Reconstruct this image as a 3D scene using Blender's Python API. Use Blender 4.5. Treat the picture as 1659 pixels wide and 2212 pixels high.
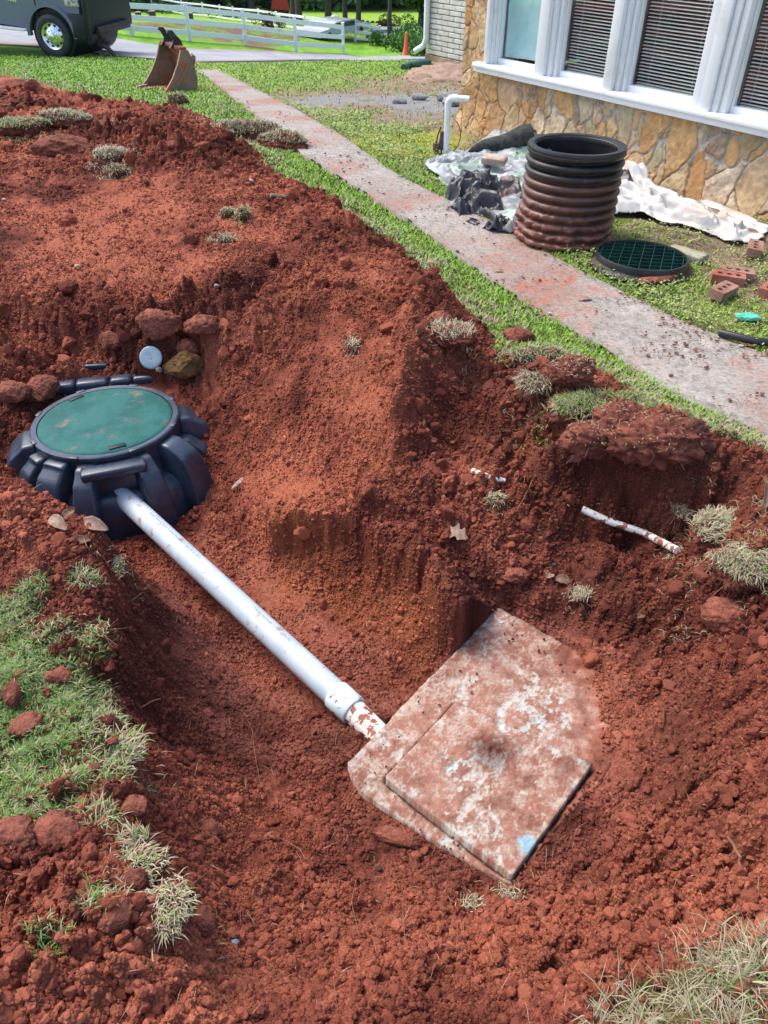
import bpy, bmesh, math, random
import numpy as np
from mathutils import Vector, Matrix, geometry as mgeo
random.seed(7); RNG = np.random.default_rng(11)
R = math.radians
for o in list(bpy.data.objects): bpy.data.objects.remove(o)
scene = bpy.context.scene
COL = scene.collection
# ------------------------------------------------------------------ camera, world, sun, exposure
PITCH = 39.0; FPX = 1660.0            # focal length in units of a 1659 x 2212 picture
cam_d = bpy.data.cameras.new("camera"); cam = bpy.data.objects.new("camera", cam_d); COL.objects.link(cam)
cam.location = (0, 0, 0); cam.rotation_euler = (R(90 - PITCH), 0, 0)
cam_d.sensor_fit = 'VERTICAL'; cam_d.sensor_height = 36.0; cam_d.lens = 36.0 * FPX / 2212.0
cam_d.clip_start = 0.05; cam_d.clip_end = 1500
scene.camera = cam
SUN_EL, SUN_AZ = 57.0, -56.0          # azimuth measured from +Y towards +X
world = bpy.data.worlds.new("World"); scene.world = world; world.use_nodes = True
wn = world.node_tree; wn.nodes.clear()
wo = wn.nodes.new('ShaderNodeOutputWorld'); wb = wn.nodes.new('ShaderNodeBackground'); ws = wn.nodes.new('ShaderNodeTexSky')
ws.sky_type = 'NISHITA'; ws.sun_disc = False; ws.sun_elevation = R(SUN_EL); ws.sun_rotation = R(SUN_AZ)
ws.air_density = 1.0; ws.dust_density = 3.5; ws.ozone_density = 1.0
wb.inputs['Strength'].default_value = 0.15
wn.links.new(ws.outputs[0], wb.inputs[0]); wn.links.new(wb.outputs[0], wo.inputs[0])
sun_d = bpy.data.lights.new("sun", 'SUN'); sun = bpy.data.objects.new("sun", sun_d); COL.objects.link(sun)
sun_d.energy = 1.05; sun_d.angle = R(32); sun_d.color = (1.0, 0.95, 0.87)
sv = Vector((math.sin(R(SUN_AZ)) * math.cos(R(SUN_EL)), math.cos(R(SUN_AZ)) * math.cos(R(SUN_EL)), math.sin(R(SUN_EL))))
sun.rotation_euler = sv.to_track_quat('Z', 'Y').to_euler()
scene.view_settings.view_transform = 'Standard'; scene.view_settings.look = 'None'
scene.view_settings.exposure = 1.28; scene.view_settings.gamma = 1.0
scene.render.engine = 'CYCLES'
try:
    scene.cycles.max_bounces = 6; scene.cycles.diffuse_bounces = 3
except Exception: pass

# ------------------------------------------------------------------ numpy noise
def _h(ix, iy, s):
    n = (ix.astype(np.int64) * 374761393 + iy.astype(np.int64) * 668265263 + s * 982451653) & 0xFFFFFFFF
    n = ((n ^ (n >> 13)) * 1274126177) & 0xFFFFFFFF
    n = ((n ^ (n >> 15)) * 2246822519) & 0xFFFFFFFF
    return ((n ^ (n >> 16)) & 0xFFFFFF) / float(0xFFFFFF)
def vnoise(x, y, s=0):
    xi = np.floor(x); yi = np.floor(y); fx = x - xi; fy = y - yi
    u = fx * fx * fx * (fx * (fx * 6 - 15) + 10); v = fy * fy * fy * (fy * (fy * 6 - 15) + 10)
    a = _h(xi, yi, s); b = _h(xi + 1, yi, s); c = _h(xi, yi + 1, s); d = _h(xi + 1, yi + 1, s)
    return (a + (b - a) * u) * (1 - v) + (c + (d - c) * u) * v
def fbm(x, y, oct=4, s=0, g=0.5):
    t = 0.0; a = 1.0; n = 0.0; ca, sa = math.cos(0.6), math.sin(0.6)
    for i in range(oct):
        t = t + a * (vnoise(x, y, s + i * 17) * 2 - 1); n += a; a *= g
        x, y = (x * ca - y * sa) * 2.03 + 5.1, (x * sa + y * ca) * 2.03 - 3.7
    return t / n
def worley(x, y, s=0, seedw=1.0):
    """F1, F2 and the id of the nearest feature point"""
    xi = np.floor(x); yi = np.floor(y)
    f1 = np.full(x.shape, 9.0); f2 = np.full(x.shape, 9.0); idv = np.zeros(x.shape)
    for dx in (-1, 0, 1):
        for dy in (-1, 0, 1):
            cx = xi + dx; cy = yi + dy
            px = cx + 0.5 + (_h(cx, cy, s) - 0.5) * seedw; py = cy + 0.5 + (_h(cx, cy, s + 5) - 0.5) * seedw
            d = np.hypot(px - x, py - y)
            near = d < f1
            f2 = np.where(near, f1, np.minimum(f2, d)); f1 = np.where(near, d, f1)
            idv = np.where(near, _h(cx, cy, s + 9), idv)
    return f1, f2, idv
def sstep(a, b, x):
    t = np.clip((x - a) / (b - a), 0, 1); return t * t * (3 - 2 * t)
def lerp(a, b, t): return a + (b - a) * t
def cmix(c1, c2, t): return c1 * (1 - t[..., None]) + c2 * t[..., None]
def A3(*c): return np.array(c, dtype=float)

# ------------------------------------------------------------------ from the survey picture to metres
CP, SP = math.cos(R(PITCH)), math.sin(R(PITCH))
def ray(px, py):
    x = (px - 829.5) / FPX; y = (1106 - py) / FPX
    return np.array([x, CP + y * SP, y * CP - SP])
def P(px, py, H):
    r = ray(px, py); return r * (H / r[2])
def lawn(x, y):
    x = np.asarray(x, float); y = np.asarray(y, float)
    b = np.interp(y, [-50, 0, 9, 34, 60, 100, 400], [-1.9, -1.9, -2.01, -4.385, -7.115, -10.4, -10.4])
    cross = -0.15 * (np.clip(x, -9, -1) + 6) * sstep(20, 30, y) * (1 - sstep(42, 58, y))
    return b + cross
def G(px, py, h=0.0):
    """point of the undisturbed lawn seen at a place of the survey picture"""
    r = ray(px, py); y = 5.0
    for i in range(60):
        t = y / r[1]; H = float(lawn(r[0] * t, y)) + h; y = 0.5 * y + 0.5 * (H / r[2]) * r[1]
    t = y / r[1]
    return np.array([r[0] * t, y, float(lawn(r[0] * t, y)) + h])
def depth(p): return p[1] * CP - p[2] * SP

# ------------------------------------------------------------------ mesh / object helpers
def link(name, me, mats=None, parent=None):
    o = bpy.data.objects.new(name, me); COL.objects.link(o)
    if mats is not None:
        for m in (mats if isinstance(mats, (list, tuple)) else [mats]): me.materials.append(m)
    if parent is not None: o.parent = parent
    return o
def tag(o, label=None, cat=None, group=None, kind=None):
    if label: o['label'] = label
    if cat: o['category'] = cat
    if group: o['group'] = group
    if kind: o['kind'] = kind
    return o
def empty(name, loc, rot=(0, 0, 0)):
    o = bpy.data.objects.new(name, None); COL.objects.link(o); o.location = loc; o.rotation_euler = rot
    o.empty_display_size = 0.1
    return o
def npmesh(name, V, F, col=None, smooth=True):
    V = np.asarray(V, dtype=np.float32).reshape(-1, 3); F = np.asarray(F, dtype=np.int32)
    k = F.shape[1]; me = bpy.data.meshes.new(name)
    me.vertices.add(len(V)); me.vertices.foreach_set('co', V.ravel())
    me.loops.add(F.size); me.loops.foreach_set('vertex_index', F.ravel())
    me.polygons.add(len(F)); me.polygons.foreach_set('loop_start', np.arange(0, F.size, k, dtype=np.int32))
    me.polygons.foreach_set('loop_total', np.full(len(F), k, dtype=np.int32))
    me.polygons.foreach_set('use_smooth', np.full(len(F), smooth, dtype=bool))
    me.update(calc_edges=True)
    if col is not None:
        ca = me.color_attributes.new('Col', 'FLOAT_COLOR', 'POINT')
        c = np.ones((len(V), 4), dtype=np.float32); c[:, :3] = np.asarray(col).reshape(-1, 3)
        ca.data.foreach_set('color', c.ravel())
    return me
def gridfaces(nr, nc, wrap=False):
    i = np.arange(nr - 1)[:, None]; j = np.arange(nc if wrap else nc - 1)[None, :]
    j2 = (j + 1) % nc
    return np.stack([i * nc + j, i * nc + j2, (i + 1) * nc + j2, (i + 1) * nc + j], -1).reshape(-1, 4)

class MB:
    """collects shapes into one mesh"""
    def __init__(s): s.bm = bmesh.new()
    def box(s, c, d, M=None, bevel=0.0, seg=2):
        r = bmesh.ops.create_cube(s.bm, size=1.0)
        vs = r['verts']
        T = Matrix.Translation(Vector(c)) @ Matrix.Diagonal((d[0], d[1], d[2], 1))
        if M is not None: T = M @ T
        bmesh.ops.transform(s.bm, matrix=T, verts=vs)
        if bevel > 0:
            es = list({e for v in vs for e in v.link_edges})
            bmesh.ops.bevel(s.bm, geom=es, offset=bevel, segments=seg, affect='EDGES', profile=0.5)
        return s
    def tube(s, pts, rad, n=12, cap=True, M=None):
        pts = [Vector(p) for p in pts]; rr = rad if isinstance(rad, (list, tuple)) else [rad] * len(pts)
        rings = []; up = None
        for i, p in enumerate(pts):
            t = (pts[min(i + 1, len(pts) - 1)] - pts[max(i - 1, 0)]).normalized()
            if up is None:
                up = Vector((0, 0, 1)) if abs(t.z) < 0.9 else Vector((1, 0, 0))
            a = t.cross(up).normalized(); b = a.cross(t).normalized(); up = b
            ring = [s.bm.verts.new((M @ q) if M else q) for q in
                    [p + (a * math.cos(2 * math.pi * k / n) + b * math.sin(2 * math.pi * k / n)) * rr[i] for k in range(n)]]
            rings.append(ring)
        for i in range(len(rings) - 1):
            for k in range(n):
                s.bm.faces.new((rings[i][k], rings[i][(k + 1) % n], rings[i + 1][(k + 1) % n], rings[i + 1][k]))
        if cap:
            s.bm.faces.new(rings[0][::-1]); s.bm.faces.new(rings[-1])
        return s
    def lathe(s, prof, n=48, M=None, close=False):
        rings = []
        for (r, z) in prof:
            ring = []
            for k in range(n):
                a = 2 * math.pi * k / n; q = Vector((r * math.cos(a), r * math.sin(a), z))
                ring.append(s.bm.verts.new((M @ q) if M else q))
            rings.append(ring)
        for i in range(len(rings) - 1 + (1 if close else 0)):
            A = rings[i]; B = rings[(i + 1) % len(rings)]
            for k in range(n): s.bm.faces.new((A[k], A[(k + 1) % n], B[(k + 1) % n], B[k]))
        return rings
    def prism(s, pts, t0, t1, axis='y', M=None):
        """polygon in two axes extruded along the third"""
        def mk(p, t):
            q = {'y': (p[0], t, p[1]), 'z': (p[0], p[1], t), 'x': (t, p[0], p[1])}[axis]
            q = Vector(q); return s.bm.verts.new((M @ q) if M else q)
        a = [mk(p, t0) for p in pts]; b = [mk(p, t1) for p in pts]; n = len(pts)
        s.bm.faces.new(a); s.bm.faces.new(b[::-1])
        for k in range(n): s.bm.faces.new((a[k], b[k], b[(k + 1) % n], a[(k + 1) % n]))
        return s
    def bevel_all(s, off, seg=2, ang=30):
        es = [e for e in s.bm.edges if len(e.link_faces) == 2 and e.calc_face_angle(0) > R(ang)]
        bmesh.ops.bevel(s.bm, geom=es, offset=off, segments=seg, affect='EDGES', profile=0.5)
        return s
    def build(s, name, mats, parent=None, smooth=None):
        bmesh.ops.recalc_face_normals(s.bm, faces=s.bm.faces)
        me = bpy.data.meshes.new(name); s.bm.to_mesh(me); s.bm.free()
        if smooth is not None:
            me.polygons.foreach_set('use_smooth', [True] * len(me.polygons))
            me.set_sharp_from_angle(angle=R(smooth))
        return link(name, me, mats, parent)

# ------------------------------------------------------------------ materials
def mat(name, color=(.5, .5, .5), color2=None, scale=8.0, detail=6.0, rough=0.8, bump=0.0, bscale=60.0, metal=0.0, spec=0.3,
        mix=(0.4, 0.6), attr=False, var=0.0, third=None, tmix=(.6, .66), tscale=20, coords='Object', trans=0.0, alpha=1.0, coat=0, stretch=None, sss=0):
    m = bpy.data.materials.new(name); m.use_nodes = True; nt = m.node_tree; nt.nodes.clear()
    N = nt.nodes.new; Lk = nt.links.new
    out = N('ShaderNodeOutputMaterial'); b = N('ShaderNodeBsdfPrincipled'); Lk(b.outputs[0], out.inputs[0])
    b.inputs['Roughness'].default_value = rough; b.inputs['Metallic'].default_value = metal
    b.inputs['Specular IOR Level'].default_value = spec
    b.inputs['Transmission Weight'].default_value = trans; b.inputs['Alpha'].default_value = alpha
    b.inputs['Coat Weight'].default_value = coat
    tc = N('ShaderNodeTexCoord'); src = tc.outputs[coords]
    if stretch:
        mp = N('ShaderNodeMapping'); mp.inputs['Scale'].default_value = stretch; Lk(src, mp.inputs[0]); src = mp.outputs[0]
    def noise(sc, det=6.0):
        n = N('ShaderNodeTexNoise'); n.inputs['Scale'].default_value = sc; n.inputs['Detail'].default_value = det
        n.inputs['Roughness'].default_value = 0.62; Lk(src, n.inputs['Vector']); return n.outputs['Fac']
    def ramp(fac, a, bb, c1, c2):
        r = N('ShaderNodeMapRange'); r.interpolation_type = 'SMOOTHSTEP'; r.inputs['From Min'].default_value = a; r.inputs['From Max'].default_value = bb
        Lk(fac, r.inputs['Value'])
        x = N('ShaderNodeMix'); x.data_type = 'RGBA'; Lk(r.outputs[0], x.inputs['Factor'])
        for s_, c in ((x.inputs['A'], c1), (x.inputs['B'], c2)):
            if isinstance(c, (tuple, list)): s_.default_value = (*c, 1)
            else: Lk(c, s_)
        return x.outputs['Result']
    if attr:
        at = N('ShaderNodeAttribute'); at.attribute_name = 'Col'; c = at.outputs['Color']
    elif color2: c = ramp(noise(scale, detail), mix[0], mix[1], color, color2)
    else:
        rgb = N('ShaderNodeRGB'); rgb.outputs[0].default_value = (*color, 1); c = rgb.outputs[0]
    if third: c = ramp(noise(tscale, 5), tmix[0], tmix[1], c, third)
    if var > 0:
        v = noise(bscale * 0.7, 4); r = N('ShaderNodeMapRange'); r.inputs['From Min'].default_value = .3; r.inputs['From Max'].default_value = .7
        r.inputs['To Min'].default_value = 1 - var; r.inputs['To Max'].default_value = 1 + var; Lk(v, r.inputs['Value'])
        mm = N('ShaderNodeVectorMath'); mm.operation = 'SCALE'; Lk(c, mm.inputs[0]); Lk(r.outputs[0], mm.inputs['Scale']); c = mm.outputs[0]
    Lk(c, b.inputs['Base Color'])
    if bump > 0:
        bp = N('ShaderNodeBump'); bp.inputs['Strength'].default_value = 1.0; bp.inputs['Distance'].default_value = bump
        Lk(noise(bscale, 8), bp.inputs['Height']); Lk(bp.outputs[0], b.inputs['Normal'])
    return m
SOIL_D, SOIL_M, SOIL_L = A3(.074, .021, .015), A3(.192, .054, .034), A3(.36, .115, .066)
M = {}
M['ground'] = mat('ground_soil_and_turf', attr=True, rough=.95, spec=.12, bump=.016, bscale=110, var=.30)
M['crumb'] = mat('soil_crumbs', attr=True, rough=.95, spec=.12, bump=.002, bscale=300, var=.15)
M['blade'] = mat('grass_blades', attr=True, rough=.6, spec=.25)
M['concrete'] = mat('concrete_with_clay', attr=True, rough=.92, spec=.15, bump=.003, bscale=160, var=.15)
M['asphalt'] = mat('asphalt', (.30, .31, .33), (.40, .41, .42), scale=3, rough=.9, bump=.004, bscale=60, var=.15)
M['stone'] = mat('flagstone', attr=True, rough=.85, spec=.2, bump=.004, bscale=45, var=.14)
M['white_paint'] = mat('white_paint', (.74, .76, .78), (.62, .62, .60), scale=3, mix=(.55, .75), rough=.5, bump=.0006, bscale=40)
M['white_brick'] = mat('white_painted_brick', (.62, .60, .56), (.52, .49, .45), scale=5, rough=.8, bump=.004, bscale=30, var=.06)
M['pvc'] = mat('white_pvc', (.41, .51, .60), (.49, .57, .63), scale=6, rough=.38, spec=.45, third=(.40, .24, .18), tmix=(.56, .68), tscale=20, coords='Object')
M['pvc_clean'] = mat('white_pvc_plain', (.74, .77, .78), (.66, .66, .62), scale=5, rough=.4, spec=.5)
M['pvc_dirty'] = mat('white_pvc_muddy', (.72, .70, .64), (.27, .09, .055), scale=26, mix=(.50, .56), rough=.6)
M['black_plastic'] = mat('black_polyethylene', (.020, .030, .052), (.036, .052, .082), scale=7, rough=.32, spec=.55, third=(.085, .045, .035), tmix=(.60, .74), tscale=9, bump=.0008, bscale=60, var=.2)
M['black_clean'] = mat('black_polyethylene_clean', (.010, .011, .013), (.022, .022, .024), scale=7, rough=.38, spec=.5)
M['green_lid'] = mat('green_plastic_lid', (.010, .085, .078), (.020, .115, .105), scale=6, rough=.75, spec=.25, third=(.24, .14, .105), tmix=(.53, .80), tscale=9, bump=.0015, bscale=120, var=.12)
M['green_dark'] = mat('dark_green_plastic', (.002, .012, .009), (.004, .018, .013), scale=8, rough=.5)
M['tan_rust'] = mat('worn_bucket_steel', (.27, .175, .12), (.20, .135, .10), scale=5, rough=.75, third=(.33, .12, .07), tmix=(.55, .62), tscale=4, bump=.002, bscale=40)
M['rust_in'] = mat('clay_stained_steel', (.16, .05, .03), (.26, .10, .065), scale=6, rough=.9, bump=.004, bscale=40)
M['dark_steel'] = mat('dark_steel', (.03, .03, .032), (.06, .05, .045), scale=9, rough=.5, metal=.3)
M['brick'] = mat('red_brick', (.27, .085, .055), (.34, .14, .10), scale=14, rough=.9, bump=.002, bscale=120, var=.12)
M['brick_brown'] = mat('brown_brick', (.24, .12, .09), (.33, .19, .14), scale=14, rough=.9, bump=.002, bscale=120, var=.12)
M['clay'] = mat('red_clay_lump', (.27, .088, .056), (.17, .055, .036), scale=14, rough=.95, bump=.016, bscale=55, var=.25)
M['clay_dark'] = mat('dark_root_soil', (.125, .038, .026), (.20, .062, .038), scale=16, rough=.95, bump=.008, bscale=80, var=.25)
M['ochre'] = mat('ochre_rock', (.20, .10, .035), (.09, .06, .02), scale=16, rough=.9, bump=.006, bscale=60)
M['pale_stone'] = mat('pale_stone', (.42, .36, .30), (.30, .22, .17), scale=20, rough=.85, bump=.003, bscale=80)
M['leaf'] = mat('dry_leaf', (.20, .115, .075), (.14, .075, .045), scale=30, rough=.7)
M['leaf_pale'] = mat('pale_dry_leaf', (.30, .20, .155), (.22, .14, .10), scale=30, rough=.7)
M['root'] = mat('root_bark', (.26, .12, .08), (.18, .08, .05), scale=30, rough=.85)
M['paint_grey'] = mat('grey_truck_paint', (.115, .145, .225), rough=.25, spec=.5, coat=.6)
M['paint_dark'] = mat('dark_truck_trim', (.012, .016, .022), rough=.45)
M['chrome'] = mat('chrome', (.75, .77, .78), rough=.18, metal=1.0, bump=.01, bscale=14)
M['rubber'] = mat('tyre_rubber', (.028, .033, .045), (.045, .05, .06), scale=6, rough=.7)
M['headlight'] = mat('headlight_lens', (.55, .6, .62), (.25, .2, .2), scale=14, rough=.12, spec=.6)
M['amber'] = mat('amber_lens', (.5, .1, .05), rough=.3)
M['orange'] = mat('orange_cone', (.85, .13, .05), (.75, .16, .08), scale=9, rough=.5)
M['bark'] = mat('tree_bark', (.055, .045, .040), (.10, .085, .072), scale=12, rough=.95, bump=.02, bscale=14)
M['foliage'] = mat('tree_foliage', attr=True, rough=.65, spec=.25)
M['glass'] = mat('window_glass', (.9, .95, .95), rough=.02, trans=1.0, spec=.5)
def _glass():
    m = bpy.data.materials.new('window_glass_sheet'); m.use_nodes = True; nt = m.node_tree; nt.nodes.clear(); o = nt.nodes.new('ShaderNodeOutputMaterial'); x = nt.nodes.new('ShaderNodeMixShader'); t = nt.nodes.new('ShaderNodeBsdfTransparent'); g = nt.nodes.new('ShaderNodeBsdfGlossy'); f = nt.nodes.new('ShaderNodeValue'); f.outputs[0].default_value = .09
    g.inputs['Roughness'].default_value = .03; t.inputs[0].default_value = (.93, .96, .95, 1); nt.links.new(f.outputs[0], x.inputs[0]); nt.links.new(t.outputs[0], x.inputs[1]); nt.links.new(g.outputs[0], x.inputs[2]); nt.links.new(x.outputs[0], o.inputs[0]); return m
M['glass'] = _glass()
M['slat'] = mat('blind_slats', (.84, .86, .85), rough=.5)
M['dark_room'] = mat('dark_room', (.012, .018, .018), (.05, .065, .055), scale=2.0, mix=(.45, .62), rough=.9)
M['blue_sheet'] = mat('pale_blue_sheet', (.40, .68, .76), (.52, .76, .82), scale=5, rough=.45, bump=.01, bscale=7)
M['tarp_grey'] = mat('grey_tarp', attr=True, rough=.38, spec=.5, bump=.004, bscale=30)
M['red_paint'] = mat('red_machine_paint', (.33, .035, .035), rough=.4)
M['car_paint'] = mat('pale_car_paint', (.45, .5, .52), rough=.3, coat=.5)
M['car_glass'] = mat('dark_car_glass', (.02, .03, .04), rough=.1, spec=.6)
M['text'] = mat('printed_ink', (.16, .24, .26), rough=.6)
M['green_bit'] = mat('green_plastic_scrap', (.05, .42, .30), (.16, .55, .42), scale=20, rough=.35)
M['wire'] = mat('black_cable', (.015, .015, .015), rough=.5)
M['cap'] = mat('blue_grey_plastic', (.22, .31, .36), (.30, .38, .42), scale=20, rough=.5)

# ------------------------------------------------------------------ shape of the ground
nH = A3(.893, .449, 0)                      # from the footpath towards the house
ctl = []
def c3(p): ctl.append((p[0], p[1], p[2]))
crest = [(-350, 120, .1), (-150, 132, .12), (0, 150, .13), (60, 163, .13), (130, 186, .13), (200, 208, .14), (300, 226, .2), (395, 228, .24), (430, 248, .24), (476, 285, .22), (546, 352, .20), (620, 378, .2), (709, 424, .22),
         (794, 482, .27), (850, 540, .30), (930, 612, .29), (985, 665, .26), (1013, 715, .2), (1080, 772, .12)]
back = []
for px, py, h in crest:
    h -= .13 if px > 600 else (.10 if px > 250 else .04)
    g = G(px, py + (26 if px > 700 else (14 if px > 500 else 4)), h); c3(g); q = g + nH * (h * 1.15 + .07); q[2] = lawn(q[0], q[1]); c3(q); back.append(q)
for px, py, h in [(100, 235, .22), (250, 262, .28), (380, 282, .34), (150, 330, .2), (300, 352, .26), (490, 370, .24), (590, 430, .22), (0, 300, .2), (-200, 300, .2), (-200, 500, .1), (-200, 700, 0),
                  (0, 420, .1), (200, 430, .1), (400, 430, .16), (600, 500, .15), (100, 560, 0.), (300, 560, .04), (500, 560, .10), (700, 565, .16), (780, 585, .18),
                  (0, 680, -.06), (200, 680, -.05), (380, 640, .0), (550, 650, .06), (640, 620, .15), (760, 620, .2), (700, 700, .03), (600, 740, -.08), (850, 650, .18), (900, 695, .20),
                  (800, 760, .05), (690, 850, -.12), (600, 900, -.25), (940, 730, .18), (885, 790, .16), (865, 880, .02), (780, 850, -.06), (700, 960, -.26), (330, 700, .03), (450, 700, .0), (300, 740, -.12), (420, 760, -.16)]:
    c3(G(px, py, h - .05 * (h > .1)))
for q in [(-100, 820, -2.15), (0, 810, -2.14), (100, 790, -2.17), (200, 770, -2.16), (300, 790, -2.2), (400, 810, -2.2), (480, 860, -2.27), (490, 950, -2.38), (470, 1030, -2.5), (385, 1090, -2.58), (420, 1130, -2.58), (550, 1000, -2.4),
          (600, 1060, -2.38), (520, 1100, -2.5), (-100, 950, -2.3),
          (1000, 850, -2.02), (950, 920, -2.1), (1050, 960, -2.12), (900, 1010, -2.16), (800, 1040, -2.22), (700, 1080, -2.3), (1000, 1060, -2.17),
          (870, 1455, -2.62), (930, 1470, -2.56),
          (500, 1170, -2.58), (450, 1190, -2.62), (560, 1310, -2.64), (640, 1280, -2.56), (700, 1400, -2.64), (780, 1370, -2.57), (820, 1490, -2.62),
          (330, 1240, -2.55), (370, 1330, -2.60), (470, 1420, -2.61), (600, 1520, -2.61), (690, 1590, -2.56), (520, 1620, -2.53), (620, 1700, -2.52), (740, 1630, -2.49), (765, 1590, -2.51), (810, 1565, -2.50),
          (1100, 790, -1.93), (1160, 800, -1.87), (1230, 830, -1.83), (1330, 880, -1.86), (1250, 930, -1.88), (1150, 900, -1.98), (1350, 940, -1.86), (1450, 930, -1.87), (1550, 975, -1.86), (1659, 1050, -1.84), (1800, 1100, -1.84),
          (1150, 1030, -2.14), (1200, 1010, -2.12), (1380, 1110, -2.2), (1300, 1160, -2.2), (1200, 1110, -2.2), (1100, 1120, -2.22), (1560, 1120, -1.98), (1600, 1210, -1.94), (1540, 1290, -2.12), (1400, 1230, -2.26),
          (1450, 1170, -2.16), (1250, 1250, -2.36), (1150, 1290, -2.43), (1050, 1220, -2.32), (970, 1240, -2.28), (1659, 1160, -1.88), (1659, 1320, -1.98), (1800, 1300, -1.85), (1580, 1400, -2.12), (1480, 1350, -2.25), (1380, 1350, -2.38),
          (1020, 1400, -2.42), (1060, 1300, -2.42), (1200, 1340, -2.44), (1300, 1420, -2.425), (1370, 1530, -2.42), (1350, 1660, -2.44), (1270, 1750, -2.455), (1190, 1860, -2.46), (1120, 1950, -2.44), (1000, 1870, -2.47), (880, 1760, -2.48), (780, 1730, -2.5), (730, 1680, -2.54),
          (1450, 1450, -2.34), (1520, 1600, -2.26), (1480, 1750, -2.3), (1600, 1560, -2.1), (1659, 1500, -2.02), (1659, 1750, -2.0), (1800, 1600, -1.86), (1800, 1900, -1.8), (1450, 1900, -2.22), (1600, 1900, -2.0), (1300, 1980, -2.25), (1100, 2040, -2.25), (900, 1960, -2.32),
          (700, 1850, -2.42), (560, 1780, -2.44), (900, 2130, -2.05), (1200, 2130, -2.02), (650, 2080, -2.1), (900, 2250, -1.86), (1200, 2250, -1.85), (650, 2250, -1.85), (1450, 2080, -1.9), (1550, 2080, -1.78), (1659, 2080, -1.72), (1450, 2200, -1.80), (1800, 2200, -1.72), (520, 2000, -2.15), (600, 1950, -2.3),
          (-60, 1030, -1.92), (30, 1025, -1.92), (130, 1085, -1.91), (225, 1145, -1.9), (252, 1230, -1.9), (262, 1310, -1.9), (255, 1420, -1.9), (262, 1560, -1.88), (285, 1700, -1.86), (335, 1830, -1.84), (390, 1950, -1.82), (425, 2060, -1.8), (450, 2212, -1.76),
          (305, 1340, -2.2), (330, 1450, -2.26), (340, 1580, -2.18), (370, 1700, -2.12), (400, 1520, -2.46), (440, 1640, -2.42), (450, 1800, -2.25), (480, 1900, -2.2), (500, 2100, -2.0),
          (-100, 1200, -1.86), (0, 1150, -1.85), (100, 1200, -1.84), (100, 1320, -1.86), (0, 1400, -1.84), (100, 1500, -1.84), (0, 1650, -1.82), (150, 1640, -1.83), (-100, 1700, -1.82), (50, 1800, -1.76), (150, 1850, -1.74), (200, 2000, -1.70), (50, 2000, -1.68), (0, 2150, -1.62), (300, 2150, -1.7), (-150, 2000, -1.7)]:
    c3(P(*q))
def sub(line, n, push=0.0):
    for (a, b) in zip(line[:-1], line[1:]):
        for k in range(n):
            q = P(*[a[i] + (b[i] - a[i]) * k / n for i in range(3)]); q[:2] *= 1 + push / np.hypot(q[0], q[1]); c3(q)
    q = P(*line[-1]); q[:2] *= 1 + push / np.hypot(q[0], q[1]); c3(q)
sub([(600, 1130, -2.36), (680, 1142, -2.32), (780, 1180, -2.28), (870, 1247, -2.26), (940, 1315, -2.28), (1010, 1368, -2.32)], 3, .07)
sub([(600, 1200, -2.49), (690, 1242, -2.49), (770, 1295, -2.5), (840, 1362, -2.5), (895, 1420, -2.52), (975, 1455, -2.5)], 3, -.03)
sub([(1190, 985, -1.97), (1300, 1030, -2.0), (1450, 1045, -1.98), (1530, 1060, -1.96)], 3, .06); sub([(1200, 1045, -2.14), (1300, 1078, -2.17), (1450, 1092, -2.14), (1540, 1100, -2.06)], 3, -.03)
# the hidden face of the bank in front of the tank
for px, py in [(-60, 1030), (30, 1025), (130, 1085), (225, 1145)]:
    p = P(px, py, -1.91); q = p + A3(.10, .22, 0); q[2] = -2.55; c3(q)
for q in [(-3.2, 1.5, -1.86), (-3.2, 0, -1.85), (-1.5, -1, -1.8), (0, -1, -1.8), (1.5, -.8, -1.8), (3, 0, -1.85), (-1.2, .3, -1.7), (0, .1, -1.78), (1.2, .3, -1.7), (2.2, 1.2, -1.84), (-3.4, 3.2, -1.92)]: c3(A3(*q))
for px, py in [(1180, 730), (1300, 790), (1450, 880), (1600, 940), (1750, 1010), (1100, 700), (1060, 650), (960, 560), (1900, 1100), (1850, 1250)]: c3(G(px, py))
CT = np.array(ctl)
def rbf_fit(X, v):
    D = np.hypot(X[:, None, 0] - X[None, :, 0], X[:, None, 1] - X[None, :, 1])
    return np.linalg.solve(-np.sqrt(D * D + .0009) + np.eye(len(X)) * .012, v)
dz0 = CT[:, 2] - lawn(CT[:, 0], CT[:, 1])
W = rbf_fit(CT[:, :2], dz0)
def rbf(x, y):
    out = np.zeros(x.shape); xf = x.ravel(); yf = y.ravel(); o = out.ravel()
    for a in range(0, len(xf), 60000):
        D = np.sqrt((xf[a:a + 60000, None] - CT[None, :, 0]) ** 2 + (yf[a:a + 60000, None] - CT[None, :, 1]) ** 2 + .0009)
        o[a:a + 60000] = -(D @ W)
    return o.reshape(x.shape)

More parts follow.
